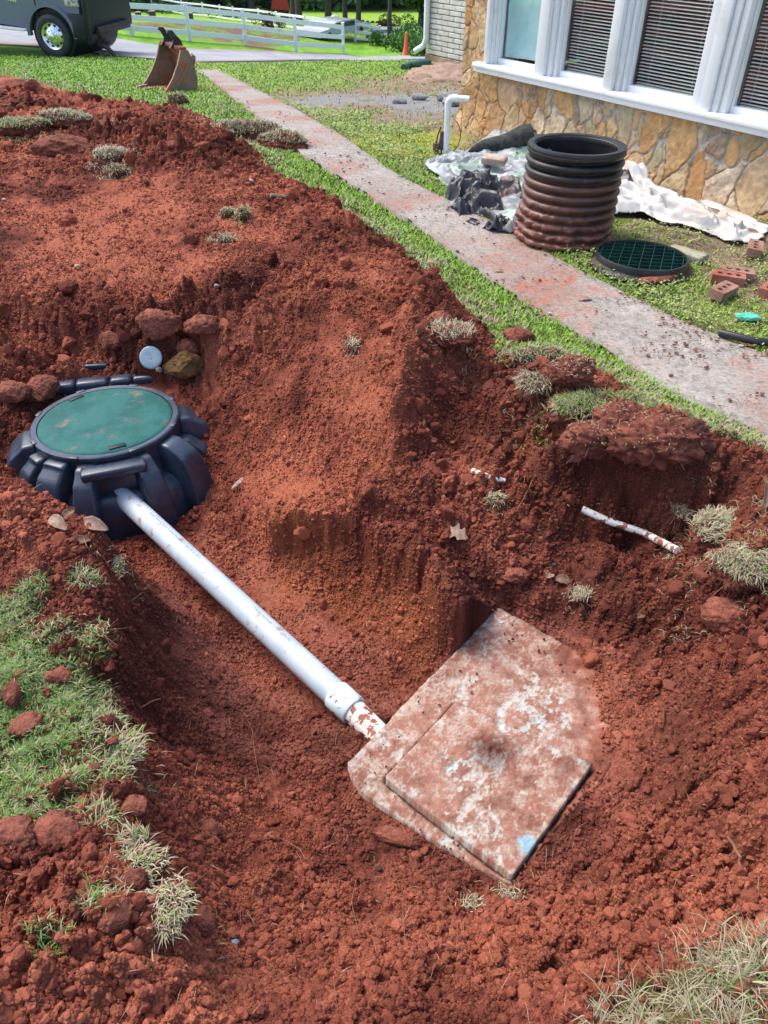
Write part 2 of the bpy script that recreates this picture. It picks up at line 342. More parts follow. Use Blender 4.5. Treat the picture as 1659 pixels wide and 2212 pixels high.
def poly_sd(poly, x, y):
    """signed distance, negative inside"""
    poly = np.asarray(poly)[:, :2]; d = np.full(x.shape, 1e9); ins = np.zeros(x.shape, bool); n = len(poly)
    for i in range(n):
        ax, ay = poly[i]; bx, by = poly[(i + 1) % n]; ex, ey = bx - ax, by - ay
        t = np.clip(((x - ax) * ex + (y - ay) * ey) / (ex * ex + ey * ey + 1e-12), 0, 1)
        d = np.minimum(d, np.hypot(x - ax - t * ex, y - ay - t * ey))
        c = ((ay > y) != (by > y)) & (x < (bx - ax) * (y - ay) / ((by - ay) if by != ay else 1e-9) + ax); ins ^= c
    return np.where(ins, -d, d)
dirt_poly = [tuple(b[:2]) for b in back] + [tuple(G(*q)[:2]) for q in [(1150, 780), (1230, 800), (1330, 845), (1420, 900), (1500, 935), (1580, 965), (1680, 1010), (1900, 1130)]] + [(3.6, .5), (3.2, -1.8), (-5, -1.8), (-9, 4), (-12, 9)]
path_l = [(425, 150), (505, 213), (560, 256), (648, 330), (776, 408), (916, 495), (1075, 617), (1282, 739), (1416, 830), (1500, 872), (1659, 945), (2100, 1130)]
path_r = [(470, 150), (640, 236), (709, 276), (855, 374), (971, 433), (1111, 508), (1294, 605), (1464, 690), (1560, 730), (1659, 768), (2100, 930)]
path_poly = [G(*q)[:2] for q in path_l] + [G(*q)[:2] for q in path_r[::-1]]
drive_n = [(-900, 95), (-400, 95), (0, 98), (100, 104), (240, 116), (330, 128), (430, 136), (600, 134), (740, 131), (870, 128), (1000, 126)]
drive_f = [(-900, 45), (-400, 52), (0, 62), (100, 72), (240, 92), (330, 103), (430, 108), (530, 110), (640, 115), (740, 119), (870, 121), (1000, 121)]
drive_poly = [G(*q)[:2] for q in drive_n] + [G(*q)[:2] for q in drive_f[::-1]]
SLAB_H = -2.46
slab_px = [(1075, 1313), (905, 1490), (752, 1648), (775, 1708), (900, 1796), (1050, 1888), (1105, 1912), (1135, 1880), (1200, 1790), (1300, 1690), (1350, 1590), (1300, 1437)]
slab_poly = [P(px, py, SLAB_H)[:2] for px, py in slab_px]
TANK = P(228, 905, -2.22)
WC = A3(.806, 8.93, 0); WD = A3(-.582, .813, 0); WN = A3(-.813, -.582, 0)      # house corner, wall direction (away), outward normal
def wall_sd(x, y):
    return (x - WC[0]) * WN[0] + (y - WC[1]) * WN[1], (x - WC[0]) * -WD[0] + (y - WC[1]) * -WD[1]     # outwards, along (to the right)

# polar sheet: fine where the photograph looks, coarse elsewhere, out to the horizon
OY = -1.2
th = np.concatenate([np.linspace(-180, -52, 26)[:-1], np.linspace(-52, -33, 60)[:-1], np.linspace(-33, 33, 900), np.linspace(33, 52, 60)[1:], np.linspace(52, 180, 26)[1:]])
rr = np.concatenate([[0.02, .3, .6, .9, 1.1], np.linspace(1.2, 1.45, 20)[:-1], np.geomspace(1.45, 14, 950), np.geomspace(14, 500, 150)[1:]])
TH, RR = np.meshgrid(np.radians(th), rr)
GX = RR * np.sin(TH); GY = RR * np.cos(TH) + OY
def spread(g, n, rlo, rhi, a0=-32, a1=32):
    t_ = np.radians(g.uniform(a0, a1, n)); q = np.exp(g.uniform(math.log(rlo - OY), math.log(rhi - OY), n)); x = q * np.sin(t_); y = q * np.cos(t_) + OY; return x, y, np.hypot(x, y)
near = (RR < 14) & (GY > -3)
base = lawn(GX, GY); Z = base.copy()
sdd = poly_sd(dirt_poly, GX, GY)
sdd_n = sdd + .05 * fbm(GX * 4, GY * 4, 4, 3) + .025 * fbm(GX * 16, GY * 16, 3, 31)
inb = near & (sdd < 1.2)
dz = np.zeros(Z.shape); dz[inb] = rbf(GX[inb], GY[inb])
wgt = 1 - sstep(.12, .8, sdd)
dz *= wgt
dirt = 1 - sstep(-.02, .05, sdd_n)
Z += dz
# cut edges and clod lines that a smooth surface cannot carry
def edge_step(px_line, H, back_px, rise, drop_, width=.025, fall=.35, wob=.05, s=0):
    line = [P(px, py, H)[:2] for px, py in px_line]; pl = line + [P(px, py, H)[:2] for px, py in back_px]
    m_ = near & (np.abs(GX - np.mean([q[0] for q in line])) < 2.2) & (np.abs(GY - np.mean([q[1] for q in line])) < 2.2); x, y = GX[m_], GY[m_]
    sd = poly_sd(pl, x, y) + wob * fbm(x * 5, y * 5, 4, 700 + s) + .012 * fbm(x * 30, y * 30, 3, 701 + s); dl = np.full(x.shape, 9.)
    for a, b in zip(line[:-1], line[1:]):
        e = b - a; t_ = np.clip(((x - a[0]) * e[0] + (y - a[1]) * e[1]) / (e @ e), 0, 1); dl = np.minimum(dl, np.hypot(x - a[0] - t_ * e[0], y - a[1] - t_ * e[1]))
    up = sstep(width, -width, sd); out = np.zeros(Z.shape); out[m_] = (rise * up - drop_ * (1 - up)) * (1 - sstep(.0, fall, dl)); return out
def ridge(px_line, H, w, amp, s=0):
    line = [P(px, py, H)[:2] for px, py in px_line]; m_ = near & (np.hypot(GX - np.mean([q[0] for q in line]), GY - np.mean([q[1] for q in line])) < 4); x, y = GX[m_], GY[m_]; dl = np.full(x.shape, 9.)
    for a, b in zip(line[:-1], line[1:]):
        e = b - a; t_ = np.clip(((x - a[0]) * e[0] + (y - a[1]) * e[1]) / (e @ e), 0, 1); dl = np.minimum(dl, np.hypot(x - a[0] - t_ * e[0], y - a[1] - t_ * e[1]))
    out = np.zeros(Z.shape); out[m_] = np.exp(-(dl / w) ** 2) * amp; return out
Z += edge_step([(585, 1128), (680, 1145), (780, 1182), (870, 1250), (940, 1318), (1010, 1368)], -2.34, [(1300, 1200), (900, 900), (560, 960)], .10, .10, .016, .34, .06, 1)
Z += edge_step([(925, 672), (880, 735), (858, 860), (805, 985), (770, 1060)], -2.05, [(1000, 1100), (1200, 900), (1050, 720)], .09, .06, .03, .38, .07, 2)
Z += edge_step([(150, 1092), (232, 1150), (262, 1300), (262, 1560), (290, 1700), (345, 1830), (400, 1960), (440, 2090)], -1.9, [(-200, 2100), (-200, 1090)], .02, .05, .02, .22, .04, 3)
Z += edge_step([(1130, 860), (1165, 985), (1230, 1035), (1400, 1060), (1530, 1075)], -2.0, [(1600, 900), (1300, 820)], .05, .06, .02, .30, .04, 4)
Z += edge_step([(1000, 1235), (1130, 1270), (1280, 1270), (1420, 1330), (1540, 1380), (1620, 1480)], -2.32, [(1900, 1300), (1400, 1000), (1000, 1100)], .03, .03, .02, .25, .06, 5)
Z += edge_step([(-100, 640), (100, 672), (290, 690), (480, 690), (560, 640)], -1.95, [(600, 500), (-100, 480)], .05, .03, .04, .5, .10, 6)
cl_lines = ridge([(-50, 285), (200, 305), (350, 330), (470, 385)], -1.85, .22, 1) + ridge([(0, 745), (150, 770), (290, 740), (480, 700)], -2.05, .15, 1) + ridge([(560, 640), (660, 590), (720, 560)], -1.8, .2, .7) + ridge([(900, 700), (990, 760), (1110, 830), (1140, 930), (1180, 1010)], -1.95, .16, 1) + ridge([(880, 880), (900, 1000), (960, 1080)], -2.15, .16, .8) + ridge([(620, 1135), (780, 1170), (900, 1240), (1010, 1330)], -2.3, .08, .6) + ridge([(1450, 1330), (1500, 1500), (1480, 1700), (1400, 1850)], -2.2, .18, .9) + ridge([(700, 1950), (900, 2080), (1200, 2100), (1400, 2000)], -2.1, .2, .6) + ridge([(60, 1880), (150, 2000), (60, 2120)], -1.68, .15, .8) + ridge([(60, 1150), (130, 1230)], -1.86, .16, .7) + ridge([(1640, 1420), (1600, 1560), (1640, 1750), (1560, 1900)], -2.05, .16, .8)
cl_lines = np.clip(cl_lines, 0, 1.2); Z += .035 * cl_lines
# roughness: clods and crumbs, calm on the trodden pit floor
slab_sd = poly_sd(slab_poly, GX, GY)
floor_sd = poly_sd([P(*q)[:2] for q in [(300, 1230, -2.6), (440, 1130, -2.55), (640, 1210, -2.5), (830, 1360, -2.5), (900, 1480, -2.55), (740, 1640, -2.55), (560, 1700, -2.5), (430, 1600, -2.5), (330, 1400, -2.5)]], GX, GY)
calm = np.clip(1 - sstep(-.12, .12, floor_sd + .06 * fbm(GX * 6, GY * 6, 3, 8)), 0, 1) * .8
smooth_sd = poly_sd([G(*q)[:2] for q in [(430, 800), (560, 700), (760, 560), (850, 600), (900, 700), (860, 850), (780, 990), (620, 1050), (500, 980)]], GX, GY)
calm = np.maximum(calm, .80 * (1 - sstep(-.3, .3, smooth_sd)))
far_calm = poly_sd([G(*q)[:2] for q in [(-200, 420), (420, 410), (620, 480), (560, 600), (300, 640), (-200, 640)]], GX, GY)
calm = np.maximum(calm, .75 * (1 - sstep(-.5, .4, far_calm)))
calm = np.maximum(calm, .75 * (1 - sstep(0, .12, slab_sd)))
rghv = (1 - calm) * (.45 + .9 * sstep(-.25, .4, fbm(GX * 1.3, GY * 1.3, 3, 44)))
rghv = rghv + .9 * cl_lines
m = near & (sdd < .3)
x_, y_ = GX[m], GY[m]
n1 = fbm(x_ * 3.1, y_ * 3.1, 5, 1, .55)
wx = x_ + .03 * fbm(x_ * 9, y_ * 9, 2, 71); wy = y_ + .03 * fbm(x_ * 9, y_ * 9, 2, 72)
f1, f2, idc = worley(wx * 7, wy * 7, 5); g1, g2, idg = worley(wx * 17, wy * 17, 6); h1, h2, idh = worley(x_ * 42 + 3 * n1, y_ * 42, 7)
def dome(f1, f2, idv, thr, sharp=.42):
    return np.sqrt(np.clip(1 - (f1 / sharp) ** 2, 0, 1)) * sstep(0, .12, f2 - f1) * (idv > thr)
big = dome(f1, f2, idc, .62, .5) * (.5 + idc * .6); mid = dome(g1, g2, idg, .45, .5) * (.4 + idg); sml = dome(h1, h2, idh, .3, .52) * (.4 + idh)
k = rghv[m]; dm = dirt[m]
rid = 1 - np.abs(fbm(x_ * 5, y_ * 5, 4, 90)); 
dzr = dm * (k * (.050 * n1 + .045 * (rid - .80) + .040 * big + .022 * mid - .015 + .010 * fbm(x_ * 30, y_ * 30, 3, 12)) + (.35 + .65 * k) * .0105 * sml + .010 * fbm(x_ * 8, y_ * 8, 5, 13) + .006 * fbm(x_ * 55, y_ * 55, 2, 14))
dark_pit = np.zeros(len(x_))
Zm = Z[m] + dzr
# rills down the bright slope, boot prints on the floor
sl_sd = poly_sd([G(*q)[:2] for q in [(900, 690), (700, 760), (560, 980), (760, 1020), (850, 870)]], x_, y_); du = G(880, 700)[:2] - G(720, 980)[:2]; du /= np.linalg.norm(du)
uu = x_ * du[0] + y_ * du[1]; vv2 = -x_ * du[1] + y_ * du[0]; Zm = Zm + (1 - sstep(-.1, .15, sl_sd)) * dm * (.022 * fbm(uu * 1.6, vv2 * 11, 4, 15) + .008 * fbm(uu * 5, vv2 * 34, 3, 16))
for fx_, fy_, fa in [(757, 1385, .9), (600, 1590, 2.3), (1420, 1480, .4), (1000, 1990, 1.2)]:
    fp = P(fx_, fy_, -2.5); lx_ = (x_ - fp[0]) * math.cos(fa) + (y_ - fp[1]) * math.sin(fa); ly_ = -(x_ - fp[0]) * math.sin(fa) + (y_ - fp[1]) * math.cos(fa)
    fm = 1 - sstep(.85, 1.05, np.hypot(lx_ / .15, ly_ / (.052 - .015 * np.cos(lx_ * 18)))); Zm = Zm - fm * (.010 + .004 * np.sign(np.sin(lx_ * 260 + 3 * np.abs(ly_) * 60)))
Z[m] = Zm
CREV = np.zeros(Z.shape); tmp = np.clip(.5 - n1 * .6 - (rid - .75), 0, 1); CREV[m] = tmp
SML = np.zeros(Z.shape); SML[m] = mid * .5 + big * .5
# lawn unevenness
Z += (1 - dirt) * (.012 * fbm(GX * 1.5, GY * 1.5, 3, 20) + .006 * fbm(GX * 9, GY * 9, 3, 21)) * near
# flatten under the slab and the path, hollow for the tank
FADE = [P(*q, SLAB_H)[:2] for q in [(1180, 1290), (1270, 1440), (1300, 1560), (1292, 1648), (1116, 1912), (1300, 2000), (1700, 1900), (1700, 1200)]]
fade_in = 1 - sstep(-.015, .025, poly_sd(FADE, GX, GY) + .03 * fbm(GX * 12, GY * 12, 3, 56))
cov = SLAB_H + .014 * fbm(GX * 9, GY * 9, 4, 57) + .006 * fbm(GX * 50, GY * 50, 3, 58) + .006
Z = np.where((slab_sd < .22) & (fade_in > 0), lerp(Z, np.maximum(np.where(slab_sd < 0, cov, Z), cov - .02 * sstep(0, .2, slab_sd)), fade_in), Z)
Z = np.where((slab_sd < .0) & (fade_in < .5), np.minimum(Z, SLAB_H - .02 + .030 * sstep(-.14, 0, slab_sd) * sstep(-.1, .5, fbm(GX * 7, GY * 7, 3, 55)) ), Z)
rt = np.hypot(GX - TANK[0], GY - TANK[1]); tf = np.clip(.5 + ((GX - TANK[0]) * .35 - (GY - TANK[1]) * .94 - .22) / .4, 0, 1)
hole = lerp(-2.255, -2.63, tf) + .25 * sstep(.54, .66, rt) * (1 - tf) + 1.2 * sstep(lerp(.47, .57, tf), lerp(.60, .70, tf), rt); Z = np.where(rt < .78, np.minimum(Z, hole), Z)
path_sd = poly_sd(path_poly, GX, GY)
Z = np.where((path_sd < .06) & (dirt < .5), lerp(np.minimum(Z, base - .015), Z, sstep(-.05, .06, path_sd)), Z)
drive_sd = poly_sd(drive_poly, GX, GY)
wo_, wa_ = wall_sd(GX, GY)
Z = np.where((wo_ < .5) & (wa_ > -.5) & (RR < 20), Z + .03 * sstep(.5, 0, wo_), Z)

# albedo of the ground
n_a = fbm(GX * 2.2, GY * 2.2, 4, 101); n_b = fbm(GX * 11, GY * 11, 4, 102); n_c = fbm(GX * 45, GY * 45, 3, 103)
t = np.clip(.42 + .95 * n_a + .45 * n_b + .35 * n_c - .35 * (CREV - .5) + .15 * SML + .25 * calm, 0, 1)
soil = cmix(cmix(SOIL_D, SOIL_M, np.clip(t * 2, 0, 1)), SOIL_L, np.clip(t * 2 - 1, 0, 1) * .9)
soil = cmix(soil, A3(.30, .115, .085), np.clip((1 - sstep(-.15, .1, floor_sd)) * .55 + (1 - sstep(.0, .3, slab_sd)) * .4, 0, .6) * np.clip(.6 + n_b, 0, 1))
soil = cmix(soil, A3(.070, .024, .018), np.clip(cl_lines * .55 + sstep(.25, .6, fbm(GX * 1.1, GY * 1.1, 4, 105)) * .5, 0, .7) * np.clip(.6 + n_b, 0, 1))
soil = cmix(soil, A3(.34, .095, .045), (1 - sstep(-.25, .25, smooth_sd)) * .25 * np.clip(.6 + .8 * n_b, 0, 1))
orange_sd = poly_sd([P(*q)[:2] for q in [(590, 1120, -2.35), (700, 1140, -2.3), (860, 1240, -2.3), (950, 1330, -2.35), (920, 1420, -2.45), (840, 1350, -2.5), (600, 1220, -2.45)]], GX, GY)
soil = cmix(soil, A3(.33, .105, .042), (1 - sstep(-.03, .05, orange_sd)) * .5)
orange2 = poly_sd([G(*q)[:2] for q in [(740, 800), (860, 720), (900, 720), (860, 800), (840, 980), (790, 960)]], GX, GY)
soil = cmix(soil, A3(.36, .115, .062), (1 - sstep(-.1, .15, orange2)) * .6)
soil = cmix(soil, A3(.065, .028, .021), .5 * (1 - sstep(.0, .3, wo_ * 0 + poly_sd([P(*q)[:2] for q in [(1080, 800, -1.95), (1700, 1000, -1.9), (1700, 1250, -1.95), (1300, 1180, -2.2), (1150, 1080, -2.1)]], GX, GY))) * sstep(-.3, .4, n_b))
turf = cmix(A3(.10, .24, .025), A3(.20, .38, .04), np.clip(.5 + .7 * n_a + .5 * n_b, 0, 1))
turf = cmix(turf, A3(.20, .18, .07), sstep(.25, .7, n_b + .3 * n_c) * .6 * (RR < 20))
fw = sstep(11, 20, RR)
thatch = cmix(A3(.10, .12, .03), A3(.17, .15, .06), np.clip(.5 + n_b, 0, 1))
turf = cmix(thatch, turf, .35 + .65 * fw)
meadow = sstep(45, 55, GY) * (1 - sstep(92, 99, GY)); turf = cmix(turf, A3(.24, .36, .05), meadow * .8 * sstep(-40, 2, GX))
brown_bank = sstep(30, 33, GY) * (1 - sstep(44, 50, GY)); turf = cmix(turf, A3(.16, .10, .07), brown_bank * sstep(-.1, .4, n_a + .3) * (GX < -4))  # brown earth bank behind the left fence
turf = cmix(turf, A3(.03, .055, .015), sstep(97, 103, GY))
# bare ground by the house: tan soil, grey patches, moss
house_side = (path_sd > 0) & (GX > np.interp(GY, [0, 3, 5.9, 9, 14, 22], [9, 2.2, .95, -.6, -3.2, -6]))
bare_c = [(1250, 150, 3.2, 1.0), (940, 180, 2.0, 1.), (760, 215, 1.8, 1.0), (880, 230, 1.6, 1.), (1500, 480, .8, .9), (1600, 560, .5, .8), (980, 290, .5, .8), (1180, 400, .8, .7), (1640, 520, .6, .9), (1300, 330, .7, 1.)]
bare = np.zeros(Z.shape)
for px, py, rad, a in bare_c:
    g = G(px, py); bare = np.maximum(bare, a * (1 - sstep(rad * .35, rad, np.hypot(GX - g[0], (GY - g[1]) * .6) + rad * .6 * fbm(GX * 3, GY * 3, 3, 61))))
bare = np.maximum(bare, .9 * (1 - sstep(.1, .35, wo_ + .15 * fbm(GX * 4, GY * 4, 3, 62))) * (wa_ > -1))
bare *= house_side
wf = house_side * (RR < 22)
turf = cmix(turf, cmix(A3(.19, .13, .085), A3(.28, .20, .15), np.clip(.5 + n_b, 0, 1)), np.clip(wf * (bare + .25), 0, 1))
grey_c = np.zeros(Z.shape)
for px, py, rad in [(1080, 215, 1.6), (960, 225, 1.3), (720, 215, .9), (860, 215, .8)]:
    g = G(px, py); grey_c = np.maximum(grey_c, 1 - sstep(rad * .3, rad, np.hypot(GX - g[0], (GY - g[1]) * .7) + rad * .5 * fbm(GX * 4, GY * 4, 3, 63)))
turf = cmix(turf, A3(.23, .24, .25), grey_c * .8 * wf)
moss = 1 - sstep(.3, .9, np.hypot(GX - G(890, 310)[0], (GY - G(890, 310)[1])) + .5 * fbm(GX * 5, GY * 5, 3, 64))
turf = cmix(turf, A3(.35, .36, .03), moss * .7 * wf)
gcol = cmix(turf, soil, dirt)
# scattered clay on the lawn near the heap
sp_ = (1 - sstep(.0, .35, sdd)) * sstep(.15, .45, n_b + .4 * n_c); gcol = cmix(gcol, SOIL_M, sp_ * .7 * (1 - dirt))
# green/dry patches that remain as turf islands on the left bank and elsewhere: (px, py, height, radius, dryness)
patches = [(20, 1340, -1.87, .10, .2), (60, 1320, -1.87, .07, .3), (130, 1390, -1.87, .06, .4), (200, 1290, -1.88, .05, .6), (30, 1450, -1.86, .13, 0), (110, 1500, -1.86, .14, .05), (60, 1600, -1.85, .17, 0), (170, 1570, -1.85, .13, .15), (40, 1700, -1.83, .14, 0), (150, 1690, -1.83, .12, .1),
           (215, 1650, -1.83, .09, .4), (225, 1540, -1.85, .07, .6), (200, 1400, -1.87, .06, .4), (120, 1760, -1.80, .07, .4), (235, 1780, -1.80, .05, .7), (0, 1560, -1.85, .13, 0), (220, 1960, -1.71, .05, .2), (130, 2060, -1.69, .04, .1), (210, 1480, -1.87, .06, .5), (90, 1290, -1.86, .05, .3),
           (1590, 2130, -1.76, .13, 1.01), (1659, 2100, -1.72, .14, 1.01), (1460, 2180, -1.82, .12, 1.01), (1640, 2040, -1.74, .07, 1.01), (1560, 2210, -1.74, .13, 1.01), (1350, 2200, -1.86, .08, 1.01), (1560, 930, -1.88, .1, .3), (1470, 900, -1.88, .1, .3), (1380, 870, -1.87, .12, .3), (1300, 860, -1.86, .08, .5)]
PT = [(P(a, b, c)[:2], r_, d_) for a, b, c, r_, d_ in patches]
pmask = np.zeros(Z.shape)
for (cx, cy), r_, d_ in PT:
    pmask = np.maximum(pmask, 1 - sstep(r_ * .6, r_ * 1.1, np.hypot(GX - cx, GY - cy) + r_ * .5 * fbm(GX * 14, GY * 14, 3, 66)))
gcol = cmix(gcol, cmix(A3(.10, .11, .035), A3(.19, .14, .075), np.clip(.5 + n_b, 0, 1)), pmask * .85)
GRASSM = np.where(dirt > .5, pmask, (1 - dirt) * (path_sd > -.02 + .05 * fbm(GX * 9, GY * 9, 3, 67)) * (drive_sd > .05) * (1 - .75 * bare) * (1 - .8 * grey_c * wf))
GRASSM *= (1 - .8 * sp_)
SHEETS = [[(914, 352), (1010, 330), (1140, 285), (1200, 285), (1355, 380), (1375, 420), (1335, 470), (1115, 495), (1060, 470), (965, 408)], [(957, 425), (1000, 392), (1125, 395), (1125, 505), (1015, 478)], [(1325, 395), (1352, 358), (1440, 385), (1530, 445), (1655, 500), (1648, 522), (1575, 528), (1430, 488), (1300, 470)]]
for q in SHEETS: GRASSM *= sstep(-.03, .03, poly_sd([G(*w_)[:2] for w_ in q], GX, GY))
nr, nc = Z.shape
V = np.stack([GX, GY, Z], -1)
# weld the seam at +-180 by leaving the two columns coincident
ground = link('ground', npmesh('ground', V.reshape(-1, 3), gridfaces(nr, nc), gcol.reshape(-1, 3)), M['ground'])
tag(ground, kind='structure')
_lr = np.log(rr)
def _bil(F, x, y):
    r = np.hypot(x, y - OY); t_ = np.degrees(np.arctan2(x, y - OY))
    i = np.interp(r, rr, np.arange(nr)); j = np.interp(t_, th, np.arange(nc))
    i0 = np.clip(np.floor(i).astype(int), 0, nr - 2); j0 = np.clip(np.floor(j).astype(int), 0, nc - 2); a = i - i0; b = j - j0
    return (F[i0, j0] * (1 - b) + F[i0, j0 + 1] * b) * (1 - a) + (F[i0 + 1, j0] * (1 - b) + F[i0 + 1, j0 + 1] * b) * a
def hz(x, y): return _bil(Z, np.asarray(x, float), np.asarray(y, float))
def drop(px, py):
    """first point of the built ground seen at a place of the survey picture"""
    r = ray(px, py); ts = np.geomspace(.8, 60, 6000); x = r[0] * ts; y = r[1] * ts; z = r[2] * ts
    h = hz(x, y); k = np.argmax(z < h); return A3(x[k], y[k], h[k])

# ------------------------------------------------------------------ foot path, driveway
def strip(name, L_, R_, m, seg, across, lift, thick, colf, key=G):
    Lp = np.array([key(*q) for q in L_]); Rp = np.array([key(*q) for q in R_])
    def resample(Q, n):
        d = np.concatenate([[0], np.cumsum(np.hypot(*(np.diff(Q[:, :2], axis=0).T)))]); u = np.linspace(0, d[-1], n)
        return np.stack([np.interp(u, d, Q[:, i]) for i in range(2)], -1)
    # pair the two edges by nearest arc fraction
    a = resample(Lp, seg); b = resample(Rp, seg); v = np.linspace(0, 1, across)
    X = a[:, None, 0] * (1 - v) + b[:, None, 0] * v; Y = a[:, None, 1] * (1 - v) + b[:, None, 1] * v
    ed = (np.minimum(v, 1 - v) < 1e-6)[None, :]
    wob = .02 * fbm(X * 5, Y * 5, 3, 200)
    X = X + np.where(ed, wob, 0)
    Zt = lawn(X, Y) + lift + .004 * fbm(X * 2, Y * 2, 3, 201)
    # skirts
    X = np.concatenate([X[:, :1], X, X[:, -1:]], 1); Y = np.concatenate([Y[:, :1], Y, Y[:, -1:]], 1); Zt = np.concatenate([Zt[:, :1] - thick, Zt, Zt[:, -1:] - thick], 1)
    o = link(name, npmesh(name, np.stack([X, Y, Zt], -1), gridfaces(*X.shape), colf(X, Y, np.concatenate([[0], v, [1]])[None, :] + 0 * X).reshape(-1, 3)), m)
    return tag(o, kind='structure')
def path_col(X, Y, v):
    n1 = fbm(X * 2, Y * 2, 4, 210); n2 = fbm(X * 14, Y * 14, 4, 211); n3 = fbm(X * 60, Y * 60, 3, 212)
    c = cmix(A3(.22, .205, .185), A3(.37, .34, .31), np.clip(.5 + .6 * n2 + .5 * n3, 0, 1))
    c = cmix(c, A3(.26, .12, .085), np.clip(.18 + .7 * n1 + .4 * n2, 0, .65))
    c = cmix(c, A3(.36, .12, .08), sstep(.12, .34, fbm(X * 9, Y * 9, 6, 213, .75) + .15 * n3) * sstep(-.3, .3, n1) * .75)
    c = c * (1 + .35 * fbm(X * 130, Y * 130, 2, 214)[..., None]); c = cmix(c, A3(.10, .06, .045), sstep(.35, .5, fbm(X * 40, Y * 40, 4, 215)) * .5)
    c = cmix(c, A3(.12, .11, .08), sstep(.12, 0, np.minimum(v, 1 - v) + .06 * n2) * .2)
    return c
strip('footpath', path_l, path_r, M['concrete'], 1500, 100, .004, .08, path_col)
def drive_col(X, Y, v):
    n2 = fbm(X * 1.2, Y * 1.2, 4, 221); n3 = fbm(X * 9, Y * 9, 3, 222)
    c = cmix(A3(.22, .235, .27), A3(.36, .36, .37), np.clip(.5 + .5 * n2 + .5 * n3, 0, 1))
    return cmix(c, A3(.26, .19, .15), sstep(.12, 0, np.minimum(v, 1 - v) + .1 * n2) * .8)
def Gd(px, py): return G(px, py)
strip('driveway', drive_n, drive_f, M['concrete'], 260, 40, .03, .2, drive_col)

# ------------------------------------------------------------------ house
def wpt(a, z, out=0.0):      # a metres to the right of the corner, out metres in front of the facade
    p = WC - WD * a + WN * out; return Vector((p[0], p[1], z))
WM = Matrix(((-WD[0], WN[0], 0, WC[0]), (-WD[1], WN[1], 0, WC[1]), (0, 0, 1, 0), (0, 0, 0, 1)))    # local x = along, y = outward, z = up
def a_at(px, py, out=0.0):
    """where on the facade (pushed out) a sight line lands: along, height"""
    r = ray(px, py); o = WC + WN * out
    den = r[0] * WN[0] + r[1] * WN[1]; t = (o[0] * WN[0] + o[1] * WN[1]) / den; q = r * t
    return -((q[0] - o[0]) * WD[0] + (q[1] - o[1]) * WD[1]), q[2]
house = empty('stone_house', wpt(0, -2.03)); tag(house, 'house wall of tan flagstone with white window frames, a white brick wing behind', 'house')
house.rotation_euler = (0, 0, 0)
bpy.context.view_layer.update()
def inh(o):
    o.parent = house; o.matrix_parent_inverse = Matrix.Translation(house.location).inverted(); return o
SILL = -1.33
def stone_sheet(a0, a1, z0, z1, step, out0):
    a = np.arange(a0, a1 + 1e-6, step); z = np.arange(z0, z1 + 1e-6, step); Aa, Zz = np.meshgrid(a, z)
    wx = Aa + .05 * fbm(Aa * 5, Zz * 5, 3, 301) + .010 * fbm(Aa * 28, Zz * 28, 2, 303); wz = Zz + .05 * fbm(Aa * 5, Zz * 5, 3, 302) + .010 * fbm(Aa * 28, Zz * 28, 2, 304)
    F1, F2, I1 = worley(wx * 8.0, wz * 4.9, 31, .98); C1, C2, I2 = worley(wx * 4.4 + .3, wz * 2.5 + .2, 32, .95)
    use = I2 > .55; e = np.where(use, (C2 - C1) / 3.4, (F2 - F1) / 6.4); idv = np.where(use, I2 * 7.3 % 1, I1)
    low = sstep(.5, .15, Zz - (-2.05) - .18 * fbm(Aa * 2, Aa * 0, 2, 305) - .25 * sstep(1.0, 0, Aa))
    wth = lerp(.017, .006, np.maximum(low, sstep(.9, .2, Aa)))
    m_ = sstep(wth * .6, wth * 1.6, e)
    hgt = m_ * (.010 + .014 * idv) + m_ * (.010 * fbm(Aa * 9 + idv * 40, Zz * 9, 4, 306) + .006 * fbm(Aa * 30, Zz * 30, 3, 307)) * (.3 + idv)
    pal = np.array([[.46, .28, .13], [.50, .33, .17], [.47, .35, .22], [.42, .35, .23], [.54, .46, .35], [.34, .31, .20], [.46, .31, .22], [.28, .21, .15], [.57, .50, .40]])
    ii = (idv * 97.3 % 1 * 9).astype(int) % 9
    c = pal[ii]; warm = np.array([[.46, .27, .11], [.42, .24, .10], [.50, .32, .15]])[ii % 3]
    c = cmix(c, warm, np.clip(low * .8 + sstep(.8, .2, Aa), 0, 1) * .7)
    n = fbm(Aa * 6, Zz * 12, 4, 308); c = c * (1 + .30 * n[..., None] + .3 * fbm(Aa * 30, Zz * 30, 3, 310)[..., None]); c = cmix(c, A3(.42, .18, .06), sstep(.1, .6, fbm(Aa * 3, Zz * 3, 4, 309)) * .4)
    mort = cmix(A3(.46, .42, .36), A3(.32, .22, .14), np.clip(low + sstep(.9, .2, Aa), 0, 1))
    c = cmix(mort + 0 * c, c, m_)
    q = WC[None, None, :] - WD[None, None, :] * Aa[..., None] + WN[None, None, :] * (out0 + hgt + .06 * sstep(.4, 0, Zz + 2.05) * (Aa < 9))[..., None]
    q[..., 2] = Zz
    return q, c
q, c = stone_sheet(0, 6.4, -2.25, SILL - .035, .0065, 0.0)
inh(link('stone_wall', npmesh('stone_wall', q, gridfaces(*q.shape[:2]), c), M['stone']))
aw0, _z = a_at(1058, 100, .02)
q, c = stone_sheet(0, aw0 - .03, SILL - .035, 0.9, .0075, 0.0)
inh(link('stone_pier', npmesh('stone_pier', q, gridfaces(*q.shape[:2]), c), M['stone']))
b = MB(); b.box((3.25, -.20, -1.86), (6.45, .38, .9), WM); b.box((aw0 / 2, -.20, -.2), (aw0 - .02, .38, 2.3), WM); b.box((3.3, -.3, 1.4), (6.6, .6, .9), WM)
